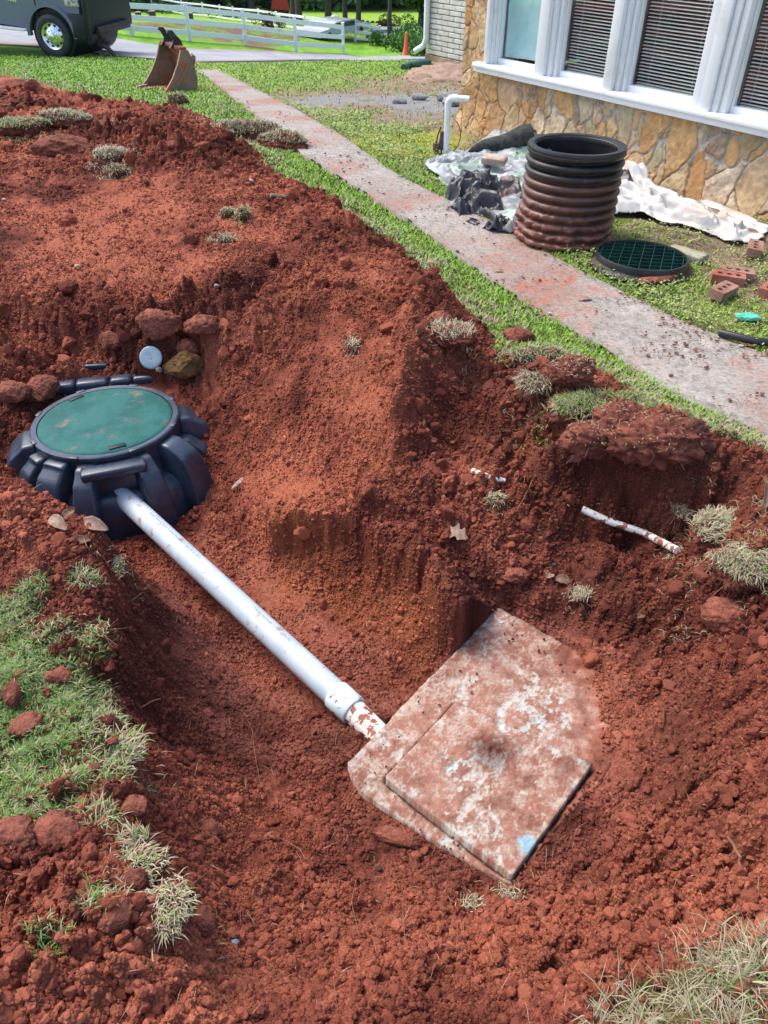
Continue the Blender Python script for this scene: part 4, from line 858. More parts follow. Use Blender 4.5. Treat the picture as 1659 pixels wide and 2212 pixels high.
def rib(da, w, ro, zt=-.032, taper=.8, zb_=-.60):
    ro *= .945
    b = MB(); Mx = TM @ Matrix.Rotation(TH_P + R(da), 4, 'Z')
    pr = [(.365, zt), (.435, zt - .004), (ro - .115, zt - .022), (ro - .06, zt - .06), (ro - .022, zt - .13), (ro, zt - .23), (ro + .012, zt - .36), (ro + .016, zb_), (.365, zb_)]
    nrs = []
    for s in (-1, 1):
        for (r, z) in pr:
            wf = w * .5 * lerp(taper, 1.12, min(1, max(0, (zt - z) / .3))); nrs.append(b.bm.verts.new(Mx @ Vector((r, s * wf, z))))
    n = len(pr); A_, B_ = nrs[:n], nrs[n:]
    b.bm.faces.new(A_); b.bm.faces.new(B_[::-1])
    for k in range(n): b.bm.faces.new((A_[k], B_[k], B_[(k + 1) % n], A_[(k + 1) % n]))
    bmesh.ops.recalc_face_normals(b.bm, faces=b.bm.faces)
    b.bevel_all(.016, 3, 18); return under(b.build('rib', M['black_plastic'], smooth=50), tank)
rib(-19, .115, .60); rib(20, .125, .60)
b = MB(); b.box((.425, 0, -.058), (.09, .32, .05), TM @ Matrix.Rotation(TH_P, 4, 'Z'), .016, 3); under(b.build('inlet_hood', M['black_plastic'], smooth=50), tank)
b = MB(); b.box((.385, 0, -.30), (.05, .33, .5), TM @ Matrix.Rotation(TH_P, 4, 'Z'), .01, 2); under(b.build('inlet_panel', M['black_plastic'], smooth=50), tank)
for da, w, ro, zt in [(47, .15, .62, -.03), (72, .10, .60, -.12), (95, .21, .60, -.05), (122, .12, .55, -.09), (-42, .16, .58, -.03), (-64, .12, .58, -.05), (-92, .23, .60, -.04), (-118, .12, .56, -.09), (150, .12, .55, -.06)]: rib(da, w, ro, zt)
b = MB(); Mx = TM @ Matrix.Rotation(TH_P + math.pi - .12, 4, 'Z')
for k, (y0, y1) in enumerate([(-.36, -.13), (-.125, .0), (.01, .19), (.195, .33)]): b.box((.455, (y0 + y1) / 2, -.018), (.085, y1 - y0, .07), Mx, .02, 3)
b.box((.47, 0, -.05), (.07, .68, .05), Mx, .01); under(b.build('rear_bar', M['black_plastic'], smooth=50), tank)
b = MB(); c0 = drop(205, 795); b.box((0, 0, 0), (.16, .035, .03), Matrix.Translation(Vector(c0) + Vector((0, 0, .005))) @ Matrix.Rotation(.1, 4, 'Z'), .008)
tag(b.build('plastic_strip', M['black_plastic'], smooth=50), 'dark blue-black plastic strip half buried behind the green lid', 'plastic strip')
# cap leaning on the soil behind
c0 = Vector(drop(334, 796)); b = MB(); Mc = Matrix.Translation(c0 + Vector((0, -.03, .075))) @ Matrix.Rotation(R(58), 4, 'X') @ Matrix.Rotation(.2, 4, 'Z')
b.lathe([(.001, .004), (.006, .004), (.008, .001), (.055, .004), (.062, .002), (.065, -.004), (.06, -.012), (.001, -.012)], 40, Mc)
tag(b.build('pipe_cap', M['cap'], smooth=50), 'round grey-blue plastic cap standing in the soil behind the tank', 'cap')

# ------------------------------------------------------------------ lumps, stones, rubble
def blob(sub_, size, amp, seed, freq=2.2, flat=.0, ridg=.5):
    v, f = ico(sub_); x, y, z = v.T; s1 = seed * 1.37
    n = fbm(x * freq * .8 + z * .9 + s1, y * freq * .8 - z * .7 + s1 * .7, 3, seed) + .35 * fbm(y * freq * 2.3 + z * 2 + s1, x * freq * 2.3 - z * 2.4, 4, seed + 3)
    r = 1 + amp * n
    # planes knocked off, then a crumbly skin
    g = np.random.default_rng(seed); 
    for k in range(9):
        d = g.normal(0, 1, 3); d /= np.linalg.norm(d); lim = g.uniform(.62, .95); pr = (v @ d) * r; over = pr > lim; r = np.where(over, r * (lim + (pr - lim) * .25) / np.where(over, pr, 1), r)
    sk = fbm(x * 9 + z * 7 + s1, y * 9 - z * 6, 4, seed + 5) + .6 * fbm(x * 22 - z * 15, y * 22 + z * 17 + s1, 3, seed + 6)
    r = r * (1 + .11 * sk * (.4 + ridg))
    return v * r[:, None] * np.array(size), f
def rot(v, rz, rx=0, ry=0):
    m_ = np.array((Matrix.Rotation(rz, 3, 'Z') @ Matrix.Rotation(rx, 3, 'X') @ Matrix.Rotation(ry, 3, 'Y'))); return v @ m_.T
def lump(name, px, py, size, m, lab, cat, seed, amp=.35, rz=0, rx=0, sink=.35, group=None, sub_=5, smooth=True, p=None, freq=2.2):
    if smooth: smooth = True
    c = drop(px, py) if p is None else np.array(p); v, f = blob(sub_, size, amp, seed, freq); v = rot(v, rz, rx)
    o = link(name, npmesh(name, v, f, None, smooth), m); o.location = (c[0], c[1], c[2] + size[2] * (1 - 2 * sink)); return tag(o, lab, cat, group)
gC = 'larger lumps of red clay'
for i, (px, py, s, lab, rz, rx) in enumerate([
    (130, 1466, (.040, .030, .024), 'pinkish clay lump on the green turf, uppermost on the left bank', .4, 0), (62, 1570, (.050, .042, .022), 'flat round dark clay lump in the middle of the green turf', .1, 0),
    (130, 1815, (.050, .070, .030), 'tall pointed pale clay lump at the lower edge of the turf', .5, .5), (28, 1810, (.065, .045, .03), 'wide clay lump at the left picture edge below the turf', -.3, 0),
    (283, 1750, (.055, .034, .026), 'oval clay lump at the turf edge above the dry grass tuft', .2, 0), (455, 1802, (.035, .045, .03), 'pinkish clay lump alone on the slope below the pipe', .3, .2),
    (855, 1812, (.085, .036, .022), 'flat red clay slab below the concrete lid', -.25, 0), (30, 1500, (.03, .05, .025), 'dark clay lump cut by the left edge on the turf', .3, 0),
    (345, 705, (.13, .10, .08), 'big round clay lump, right of two above the tank', .1, 0), (440, 712, (.11, .08, .06), 'big clay lump between the round one and the bright slope', .5, 0),
    (245, 742, (.09, .06, .05), 'dark clay lump, left of those above the tank', -.2, 0), (404, 762, (.07, .06, .06), 'orange clay ball beside the ochre rock', .1, 0),
    (30, 855, (.10, .08, .06), 'clay boulder at the left edge above the tank', .1, 0), (95, 845, (.10, .08, .07), 'clay boulder touching the left end of the rear bar', .7, 0),
    (950, 700, (.08, .06, .05), 'reddish clay lump near the crest above the bright slope', .7, 0), (1122, 737, (.09, .06, .06), 'small red clay mound on the lawn edge near the path', .2, 0),
    (1110, 1245, (.07, .05, .03), 'smooth pale clay lump above the top corner of the slab', .2, 0), (1570, 1340, (.09, .07, .07), 'brick red clay block at the right under the dry sod', -.4, .2),
    (130, 330, (.3, .16, .13), 'dark clay heap at the far left of the spoil', .1, 0), (430, 2000, (.04, .035, .03), 'pinkish clay lump beside the grey grass tuft', .3, 0),
    (290, 1905, (.035, .032, .025), 'dark purple clay lump left of the grey grass tuft', .3, 0), (250, 1985, (.04, .03, .022), 'clay lump below the small green tuft near the bottom', 1.3, 0)]):
    lump('clay_lump', px, py, s, M['clay_dark'] if ('dark' in lab and 'flat' not in lab) else M['clay'], lab, 'clay lump', 40 + i, rz=rz, rx=rx, group=gC, freq=1.6)
lump('rock', 402, 797, (.13, .08, .085), M['ochre'], 'ochre brown rock with a mossy face behind the green lid', 'rock', 71, .18, rz=.3, rx=.3, smooth=False, sub_=4)
lump('pale_stone', 515, 1047, (.016, .055, .012), M['pale_stone'], 'slim tan stone lying on the slope right of the tank', 'stone', 72, .15, rz=-.5, smooth=False, sub_=3, sink=.1)
for i, (px, py, s, lab) in enumerate([(555, 358, .02, 'white pebble near the top of the heap below the tan sod'), (542, 395, .028, 'cream pebble below the white one on the heap'), (168, 580, .02, 'white pebble low on the left plateau of the heap'), (468, 623, .02, 'white pebble on the middle slope'),
                                      (345, 805, .025, 'pale stone beside the rear bar of the tank'), (10, 435, .02, 'white pebble at the left edge'), (820, 1880, .010, 'dark pebble below the flat clay slab'), (505, 2040, .014, 'blue-grey pebble near the bottom left'), (1198, 1223, .018, 'black pebble above the right corner of the slab')]):
    lump('pebble', px, py, (s, s * .8, s * .7), M['dark_steel'] if ('dark' in lab or 'black' in lab) else (M['cap'] if 'blue' in lab else M['pale_stone']), lab, 'pebble', 80 + i, .2, sub_=3, sink=.15)
# small plastic pipe ends, bark, leaves
def rod(name, pts_px, r, m, lab, cat, lift=.01, n=12, group=None, hs=None):
    b = MB(); P_ = [Vector(drop(px, py)) + Vector((0, 0, lift if hs is None else hs[i])) for i, (px, py) in enumerate(pts_px)]; b.tube(P_, r, n); return tag(b.build(name, m, smooth=60), lab, cat, group)
rod('broken_pipe', [(1020, 1022), (1052, 1034), (1088, 1044)], .014, M['pvc_dirty'], 'short muddy white pipe piece on the middle mound', 'pipe piece', .012)
rod('broken_pipe', [(1256, 1106), (1310, 1130), (1390, 1160), (1462, 1196)], .017, M['pvc_dirty'], 'long muddy white pipe piece under the overhanging sod', 'pipe piece', .014)
rod('stake', [(585, 428), (628, 433)], .016, M['leaf_pale'], 'short pale stick lying on the heap crest', 'stick', .02, 6)
rod('white_twig', [(870, 547), (902, 553)], .006, M['leaf_pale'], 'thin pale twig near the crest of the heap', 'twig', .012, 5)
def leaf(px, py, ln, wd, rz, m, lab, tilt=.3, name='dry_leaf', cupv=.4, lob=0, lift=.02, cat='leaf', p=None):
    n = 14; u = np.linspace(0, 1, n); v = np.linspace(-1, 1, 9); U, Vv = np.meshgrid(u, v)
    half = np.sin(np.pi * np.clip(U * .96 + .02, 0, 1)) ** .8 * (1 + lob * np.sin(U * 19)); X = (U - .5) * ln; Y = Vv * half * wd * .5; Z_ = cupv * wd * (Vv * Vv * .6) * half + .12 * ln * np.sin(U * 3.2 + .4) + .05 * wd * np.sin(U * 23 + Vv * 4)
    V_ = np.stack([X, Y, Z_], -1).reshape(-1, 3); V_ = rot(V_, rz, tilt); c = drop(px, py) if p is None else p
    o = link(name, npmesh(name, V_, gridfaces(9, n)), m); o.location = (c[0], c[1], c[2] + lift); md = o.modifiers.new('thick', 'SOLIDIFY'); md.thickness = .0012; return tag(o, lab, cat)
leaf(985, 1162, .11, .075, -.5, M['leaf_pale'], 'pale lobed oak leaf lying above the trench ledge', lob=.35, tilt=.1, cupv=.15)
leaf(1245, 1012, .10, .06, .05, M['root'], 'curled brown bark scrap under the sod overhang', tilt=-.9, cupv=.8, name='bark_scrap', cat='bark')
leaf(1640, 1085, .26, .055, 1.15, M['leaf'], 'long dry corn husk leaf at the right edge', tilt=.4, cupv=.5, lift=.05)
leaf(1382, 1338, .045, .03, .6, M['leaf'], 'small dry leaf right of the slab top corner'); leaf(1215, 1262, .08, .045, -.2, M['leaf'], 'curled dry leaf above the slab')
leaf(1185, 1250, .05, .04, .9, M['leaf_pale'], 'pale leaf tip beside the curled dry leaf')
for k, (px, py, ln, rz, lab) in enumerate([(190, 1095, .11, .25, 'long pale brown leaf on the bank edge below the tank'), (205, 1145, .12, -.3, 'dark curled leaf on the bank edge'), (155, 1065, .10, .6, 'brown leaf at the top of the leaf litter'), (130, 1140, .10, -.7, 'grey brown leaf left in the litter'), (175, 1180, .08, .4, 'folded tan leaf at the bottom of the litter'), (240, 1100, .09, -.2, 'leaf overhanging the tank side of the bank'), (150, 1120, .07, 1.2, 'small tan leaf in the middle of the litter')]):
    leaf(px, py, ln, ln * .45, rz, [M['leaf'], M['leaf_pale']][k % 2], lab, tilt=.35)
for k, (px, py, rz, lab) in enumerate([(1265, 655, .3, 'dry leaf on the path near the lawn strip'), (1080, 595, .1, 'pale leaf on the path edge beside the corrugated pipe'), (935, 575, .1, 'dead leaf on the lawn strip by the heap'), (1415, 605, .0, 'leaf on the path right of the others')]):
    leaf(px, py, .10, .04, rz, M['leaf_pale'], lab, tilt=.1, cupv=.2)
# roots and stalks
gR = 'thin roots sticking from the soil'
def root_(pts, r, lab, arch=.03):
    P_ = []
    for i, (px, py) in enumerate(pts):
        t = i / (len(pts) - 1); P_.append(Vector(drop(px, py)) + Vector((0, 0, .004 + arch * math.sin(math.pi * t))))
    # smooth
    Q = []
    for i in range(len(P_) - 1):
        for k in range(4): Q.append(P_[i].lerp(P_[i + 1], k / 4) + Vector((random.uniform(-1, 1), random.uniform(-1, 1), random.uniform(0, 1))) * r * .7)
    Q.append(P_[-1]); b = MB(); b.tube(Q, [r * (1 - .5 * i / len(Q)) for i in range(len(Q))], 6); return tag(b.build('root', M['root'], smooth=60), lab, 'root', gR)
root_([(530, 1822), (600, 1818), (650, 1845), (690, 1905)], .0022, 'long arching root on the slope below the pipe')
root_([(640, 1840), (655, 1870)], .0014, 'short root under the arching one')
root_([(545, 1575), (552, 1640), (562, 1690)], .0016, 'upright root thread between pipe end and left bank'); root_([(285, 1540), (340, 1525), (385, 1505)], .003, 'thick root end on the left wall of the trench')
root_([(270, 1310), (310, 1295), (360, 1272)], .0018, 'straight root across the upper left trench wall'); root_([(240, 1480), (300, 1450)], .0016, 'root thread on the left wall')
root_([(120, 1300), (190, 1260), (240, 1225)], .0016, 'root across the dark soil of the left bank'); root_([(870, 1960), (872, 2010), (878, 2060)], .0014, 'root thread in the lower middle'); root_([(990, 1990), (985, 2040), (1000, 2095)], .0016, 'curved root right of the middle at the bottom')
root_([(770, 1900), (760, 1960), (775, 2020)], .0014, 'pale root thread left of the lid corner below'); root_([(735, 810), (790, 790), (850, 765)], .003, 'root lying across the bright slope'); root_([(1170, 1960), (1175, 2000)], .0012, 'root thread below the lid corner')
root_([(1150, 1040), (1130, 1090), (1100, 1130)], .0022, 'root hanging by the middle mound'); root_([(1455, 1060), (1440, 1100)], .0018, 'root hanging from the overhanging sod'); root_([(1570, 1800), (1590, 1870), (1600, 1900)], .006, 'thick reddish root at the lower right'); root_([(650, 1780), (655, 1830)], .0015, 'root thread beside the lone clay lump')
# fine straws everywhere: one mass
def straws(n, seed, name, lab, region, ln=(.02, .06), wd=.0012, lean=1.35):
    g = np.random.default_rng(seed); x, y, r_ = spread(g, n, .3, region)
    k = (_bil(dirt, x, y) > .5) & (_bil(slab_sd, x, y) > -.5) & (g.uniform(0, 1, n) < .35 + fbm(x * 4, y * 4, 3, 700)) & (np.hypot(x - TANK[0], y - TANK[1]) > .7); x, y = x[k], y[k]; m_ = len(x)
    c = cmix(A3(.40, .28, .18), A3(.24, .10, .06), g.uniform(0, 1, m_)); V_, F_, C_ = blades(np.stack([x, y, np.maximum(hz(x, y), np.where(_bil(slab_sd, x, y) < 0, SLAB_H + .02, -9)) + .002], -1), g.uniform(*ln, m_), wd * (1 + .35 * r_[k]), lean, c, .5, seed)
    tag(link(name, npmesh(name, V_, F_, C_), M['blade']), lab, 'straw', kind='stuff')
straws(4200, 31, 'loose_straw', 'fine dry straws and rootlets strewn over the soil', 5)

# ------------------------------------------------------------------ sod clumps
def sod(px, py, size, lab, seed, dry, rz=0, gl=.05, dens=1.0, lift=0.0, grass_side=.0, dark_=True, p=None, cover=.3):
    c = Vector(drop(px, py) if p is None else p); c.z += size[2] * .35 + lift
    root = empty('sod_clump', c); tag(root, lab, 'sod', 'clumps of sod and grass lying on the soil')
    g = np.random.default_rng(seed); v, f = blob(5, size, .33, seed, 2.0, ridg=1.6); v = rot(v, rz)
    nn = fbm(v[:, 0] * 60 + v[:, 2] * 40, v[:, 1] * 60 - v[:, 2] * 35, 3, seed); v = v * (1 + .05 * nn[:, None])
    o = link('soil_block', npmesh('soil_block', v, f), M['clay_dark'] if dark_ else M['clay'], root)
    up = v[:, 2] / size[2]; cand = np.where(up > cover)[0]; area = size[0] * size[1] * 4; n = int(area * 26000 * dens)
    if n and len(cand):
        k = g.choice(cand, n); pos = v[k] + g.normal(0, .004, (n, 3)); pat = fbm(pos[:, 0] * 14, pos[:, 1] * 14, 3, seed + 2); ok = g.uniform(0, 1, n) < .75 + pat; pos = pos[ok]; m_ = len(pos)
        V_, F_, C_ = blades(pos, g.uniform(.5, 1, m_) * gl, np.full(m_, .0022 + .0005 * c.length), 1.45, tufts_col(m_, dry, g, A3(.09, .18, .03), A3(.20, .32, .07)), 1.0, seed + 1, bias=g.uniform(0, 6.28))
        link('grass_tuft', npmesh('grass_tuft', V_, F_, C_), M['blade'], root)['kind'] = 'stuff'
    n = int(area * 5200 * min(dens, 1)); a = g.uniform(0, 6.28, n); q = 1 + np.abs(g.normal(0, .38, n)); sx = c.x + np.cos(a + rz) * size[0] * q; sy = c.y + np.sin(a + rz) * size[1] * q
    V_, F_, C_ = blades(np.stack([sx - c.x, sy - c.y, hz(sx, sy) - c.z + .003], -1), g.uniform(.4, .9, n) * gl, np.full(n, .0020 + .0005 * c.length), 1.5, tufts_col(n, dry, g) * .9, 1.0, seed + 3)
    if n: link('loose_blades', npmesh('loose_blades', V_, F_, C_), M['blade'], root)['kind'] = 'stuff'
    # dangling rootlets
    n = 60; k = g.choice(np.where(up < .25)[0], n); dvec = v[k] / np.linalg.norm(v[k], axis=1)[:, None]; e = v[k] + dvec * g.uniform(.01, .05, (n, 1)) + np.stack([g.normal(0, .01, n), g.normal(0, .01, n), -g.uniform(0, .035, n)], -1)
    w = np.cross(dvec, g.normal(0, 1, (n, 3))); w /= np.linalg.norm(w, axis=1)[:, None] + 1e-9; w *= .0012
    V_ = np.stack([v[k] - w, v[k] + w, e + w * .4, e - w * .4], 1).reshape(-1, 3); link('rootlets', npmesh('rootlets', V_, np.arange(n * 4).reshape(-1, 4)), M['root'], root)['kind'] = 'stuff'
    return root
sod(545, 300, (.36, .17, .13), 'large tan dry sod lying on the crest by the lawn, left half', 101, 1, rz=-.3, gl=.08)
sod(620, 322, (.28, .13, .11), 'dark dry sod reaching towards the path, right of the large tan one', 102, .95, rz=-.3, gl=.07, dens=.7)
sod(385, 226, (.16, .11, .09), 'small brown sod on the crest right below the digger bucket', 103, 1, gl=.06, dens=.7); sod(240, 352, (.15, .12, .08), 'round straw tuft on the left half of the heap', 104, 1, gl=.08); sod(250, 378, (.09, .08, .05), 'small straw tuft just below the round one', 105, 1, gl=.07)
sod(150, 270, (.30, .12, .08), 'flat sod with tan edge at the upper left of the heap', 106, .9, gl=.06, dens=.6); sod(50, 282, (.30, .12, .07), 'greenish sod at the left edge of the heap', 107, .6, gl=.06)
sod(525, 470, (.04, .07, .05), 'narrow grass tuft on the middle of the heap', 108, .7, gl=.07); sod(485, 520, (.09, .05, .015), 'thin straw patch in the hollow of the heap', 109, 1, gl=.06, dens=.8); sod(490, 465, (.05, .04, .03), 'tiny tuft left of the narrow one', 110, .8, gl=.05)
sod(760, 750, (.03, .06, .02), 'straw tuft on the bright orange slope', 111, 1, gl=.05)
sod(972, 735, (.11, .09, .06), 'brown root clump below the crest near the lawn', 112, 1, gl=.055, dens=.6); sod(1155, 775, (.14, .08, .04), 'pale matted grass at the end of the lawn strip', 113, .75, gl=.06, rz=.2)
sod(1225, 818, (.13, .10, .08), 'dark soil clump with hardly any grass beside the lawn strip', 114, 1, gl=.04, dens=.15); sod(1150, 850, (.08, .08, .06), 'straw covered clump left of the dark soil clump', 115, 1, gl=.06)
sod(1250, 905, (.15, .10, .07), 'sod with green grass in its middle on the right mound', 116, .45, gl=.06, lift=.02); sod(1345, 925, (.12, .10, .08), 'bare brown clod beside the green topped sod', 117, 1, gl=.03, dens=.12)
sod(1400, 985, (.19, .13, .10), 'big overhanging dark root clod above the long pipe piece', 118, .9, gl=.03, dens=.10, lift=.05, rz=-.2); sod(1280, 970, (.15, .11, .08), 'dark clod joined to the left of the big overhanging one', 119, .9, gl=.03, dens=.10, lift=.03)
sod(1550, 1160, (.12, .10, .05), 'tan grass sod at the right, upper one', 120, .95, gl=.055, dens=1.4); sod(1605, 1235, (.13, .11, .06), 'tan grass sod at the right, lower and larger one', 121, .92, gl=.06, dens=1.4, rz=.5)
sod(1470, 1115, (.06, .05, .03), 'small straw tuft left of the tan sods', 122, 1, gl=.05); sod(1070, 1085, (.05, .04, .02), 'little straw tuft on the middle mound', 123, 1, gl=.04); sod(1250, 1290, (.05, .04, .015), 'wisp of pale roots above the slab', 124, 1, gl=.04)
sod(365, 1975, (.055, .06, .035), 'grey green grass tuft hanging over the bank edge near the bottom', 125, .92, gl=.04, dens=2); sod(310, 1880, (.05, .05, .03), 'pale grass tuft above the grey green one', 126, .85, gl=.035, dens=1.6); sod(290, 1830, (.04, .04, .02), 'loose straw tuft right of the tall pointed lump', 134, .8, gl=.05, dens=1.2)
sod(252, 1240, (.035, .07, .02), 'green tuft on the bank edge beside the pipe', 127, .65, gl=.035, dens=1.5); sod(205, 1370, (.05, .045, .02), 'bright green tuft on the bank edge further down', 128, .45, gl=.03, dens=1.4); sod(265, 1640, (.05, .07, .02), 'matted pale grass at the edge beside the green turf', 129, .75, gl=.05, dens=1.4)
sod(165, 1085, (.03, .03, .015), 'sprig of green grass at the tank side of the bank', 130, .15, gl=.05, dens=1.2); sod(1010, 1962, (.035, .025, .01), 'white straw wisp below the lid corner', 131, 1, gl=.04); sod(1100, 1935, (.035, .025, .01), 'root wisp at the lowest lid corner', 132, 1, gl=.04)
0 and sod(1540, 2110, (.14, .10, .03), 'broad mat of grey dry grass at the bottom right', 133, 1, gl=.07, dens=1.2)

# ------------------------------------------------------------------ corrugated riser pipe
pb = G(1216, 500); r0 = .325
cb = P(1216, 512, -2.03); cb = G(1216, 512)
CR = empty('corrugated_pipe', cb); tag(CR, 'upright black corrugated pipe section caked with red mud on its lower half', 'pipe'); CR.rotation_euler = (R(-1.0), R(.8), 0)
prof = []; nR = 10; Hh = .625
for k in range(nR):
    z0 = Hh * (k + .5) / nR; hr = Hh / nR
    for t in np.linspace(-math.pi / 2, math.pi / 2, 9): prof.append((.290 + .045 * max(0, math.cos(t)) ** .7, z0 + hr * .40 * math.sin(t)))
inner = [(.292, Hh - .004)] + [(.285 - .012 * math.cos(k * math.pi), Hh * (1 - (k + .5) / 22)) for k in range(22)] + [(.285, 0)]
nseg = 160
ang = np.linspace(0, 2 * np.pi, nseg, endpoint=False)
Pq = np.array(prof + inner); A_, Rr = np.meshgrid(ang, Pq[:, 0]); Zr = np.repeat(Pq[:, 1:2], nseg, 1)
isout = (np.arange(len(Pq)) < len(prof))[:, None]
mud = sstep(.045, -.015, Zr - Hh * .69 + .015 * fbm(A_ * 5, Zr * 12, 3, 801)) * isout
lowm = sstep(.30, .02, Zr - .10 * np.cos(A_ - 3.7)) * isout * sstep(-.15, .4, fbm(A_ * 5, Zr * 14, 4, 802) + .35 * np.cos(A_ - 3.9) + .5 * sstep(.12, 0, Zr))
th2 = lowm * (.012 + .028 * np.clip(fbm(A_ * 14, Zr * 28, 4, 803) + .4, 0, 1)); Rq = Rr + th2 + mud * .002
Vq = np.stack([Rq * np.cos(A_), Rq * np.sin(A_), Zr], -1)
cblack = cmix(A3(.010, .011, .012), A3(.03, .022, .020), np.clip(.4 + fbm(A_ * 6, Zr * 20, 3, 804), 0, 1))
cm = cmix(A3(.135, .058, .040), A3(.075, .038, .030), np.clip(.5 + fbm(A_ * 5, Zr * 10, 4, 805), 0, 1)); cm = cmix(cm, A3(.20, .070, .045), lowm)
cc = cmix(cblack, cm, mud * np.clip(.86 + .3 * fbm(A_ * 9, Zr * 30, 3, 806), 0, 1)); cc = cmix(cc, A3(.11, .05, .035), isout * sstep(.45, .6, fbm(A_ * 8, Zr * 20, 4, 807)) * .7)
M['corr'] = mat('corrugated_plastic', attr=True, rough=.42, spec=.5, bump=.001, bscale=90)
link('pipe_wall', npmesh('pipe_wall', Vq, gridfaces(len(Pq), nseg, True), cc), M['corr'], CR)
b = MB(); b.lathe([(.285, Hh - .012), (.290, Hh + .002), (.328, Hh + .004), (.333, Hh - .008), (.333, Hh - .030), (.325, Hh - .042), (.30, Hh - .046)], 128); b.build('rim', M['black_clean'], CR, smooth=50)
b = MB(); Mq = Matrix.Rotation(2.1, 4, 'Z'); b.tube([Mq @ Vector((.287, 0, .52)), Mq @ Vector((.270, 0, .52))], .022, 16); b.build('inner_spot', M['pale_stone'], CR, smooth=50)
# ------------------------------------------------------------------ grated riser cover
gb = G(1382, 572, .015); GR = empty('riser_cover', gb); tag(GR, 'black round cover turned upside down showing its dark green waffle grid', 'cover'); GR.rotation_euler = (R(-1), R(2), .0)
b = MB(); b.lathe([(.285, .03), (.30, .03), (.335, .012), (.345, .0), (.33, -.012), (.27, -.012), (.27, .0), (.285, .008)], 96, close=True); b.build('outer_flange', mat('muddy_black_plastic', (.02, .02, .022), (.10, .06, .05), scale=8, mix=(.5, .62), rough=.45), GR, smooth=50)
b = MB(); b.lathe([(.285, .005), (.297, .005), (.301, .065), (.297, .072), (.287, .072), (.284, .065)], 96, close=True); b.build('inner_ring', M['black_clean'], GR, smooth=50)
b = MB(); b.lathe([(.001, .012), (.285, .012)], 64); b.build('cover_plate', M['green_dark'], GR)
b = MB(); ga = -.35
for k in range(-4, 5):
    o_ = k * .066; hl = math.sqrt(.285 ** 2 - o_ ** 2) if abs(o_) < .285 else 0
    if hl > .03: b.box((0, o_, .041), (2 * hl, .004, .054), Matrix.Rotation(ga + .30, 4, 'Z'), 0); b.box((o_, 0, .040), (.004, 2 * hl, .052), Matrix.Rotation(ga, 4, 'Z'), 0)
b.build('waffle_grid', mat('green_black_plastic', (.006, .036, .028), (.010, .055, .042), scale=10, rough=.4), GR)
lump('brick_shard', 0, 0, (.16, .05, .02), M['clay'], 'flat orange brick shard leaning under the front of the cover', 'brick shard', 90, .15, rz=.28, sub_=4, p=G(1425, 604, .03), smooth=False)
b = MB(); b.box((0, 0, 0), (.27, .12, .05), Matrix.Translation(Vector(G(1483, 549, .025))) @ Matrix.Rotation(-.85, 4, 'Z'), .01); tag(b.build('concrete_piece', mat('pale_mossy_concrete', (.38, .36, .27), (.26, .26, .16), scale=14, rough=.9, bump=.004, bscale=60), smooth=50), 'pale flat concrete piece behind the round cover', 'concrete piece')
# ------------------------------------------------------------------ bricks with three holes
def brick(px, py, rz, m, lab, rx=0, h=.03):
    L2, W2, Hb = .20, .095, .057; pts = [(-L2 / 2, -W2 / 2), (L2 / 2, -W2 / 2), (L2 / 2, W2 / 2), (-L2 / 2, W2 / 2)]; eds = [(0, 1), (1, 2), (2, 3), (3, 0)]; hs = []
    for cx in (-.055, 0, .055):
        s = len(pts); pts += [(cx + .018 * math.cos(a), .018 * math.sin(a)) for a in [2 * math.pi * k / 14 for k in range(14)]]; eds += [(s + k, s + (k + 1) % 14) for k in range(14)]; hs.append(cx)
    v2, e2, f2, *_ = mgeo.delaunay_2d_cdt([Vector(p) for p in pts], eds, [], 0, 1e-6)
    fs = []
    for f in f2:
        cx = sum(v2[i].x for i in f) / 3; cy = sum(v2[i].y for i in f) / 3
        if not any(math.hypot(cx - h_, cy) < .0172 for h_ in hs): fs.append(f)
    bm = bmesh.new(); tv = [bm.verts.new((p.x, p.y, Hb / 2)) for p in v2]; bv = [bm.verts.new((p.x, p.y, -Hb / 2)) for p in v2]
    for f in fs: bm.faces.new([tv[i] for i in f]); bm.faces.new([bv[i] for i in f][::-1])
    for a, c in eds: bm.faces.new((tv[a], bv[a], bv[c], tv[c]))
    b = MB(); b.bm.free(); b.bm = bm; o = b.build('brick', m, smooth=40); c = G(px, py, h); o.location = c; o.rotation_euler = (rx, random.uniform(-.05, .05), rz)
    return tag(o, lab, 'brick', 'bricks with three holes')
brick(1630, 537, 1.15, M['brick_brown'], 'brown cored brick nearest the white plastic sheet', .10, .045)
brick(1573, 601, -.35, M['brick'], 'bright red cored brick, left one of the touching pair'); brick(1592, 591, -.35, M['brick_brown'], 'brown cored brick behind the bright red one')
brick(1562, 629, .75, M['brick_brown'], 'cored brick in front of the touching pair', .12, .04); brick(1668, 624, .8, M['brick'], 'red cored brick cut by the right picture edge')
# ------------------------------------------------------------------ green scrap, hose
v, f = blob(4, (.07, .045, .018), .5, 95, 3); o = link('plastic_scrap', npmesh('plastic_scrap', v, f, None, False), M['green_bit']); o.location = G(1615, 684, .03); tag(o, 'crumpled bright green plastic scrap in the weeds', 'plastic scrap')
b = MB(); b.tube([Vector(G(1555, 718, .03)), Vector(G(1590, 727, .035)), Vector(G(1630, 737, .03)), Vector(G(1680, 742, .03)), Vector(G(1760, 745, .03))], .021, 12); tag(b.build('black_hose', M['black_clean'], smooth=60), 'black hose end lying along the path edge at the right', 'hose')
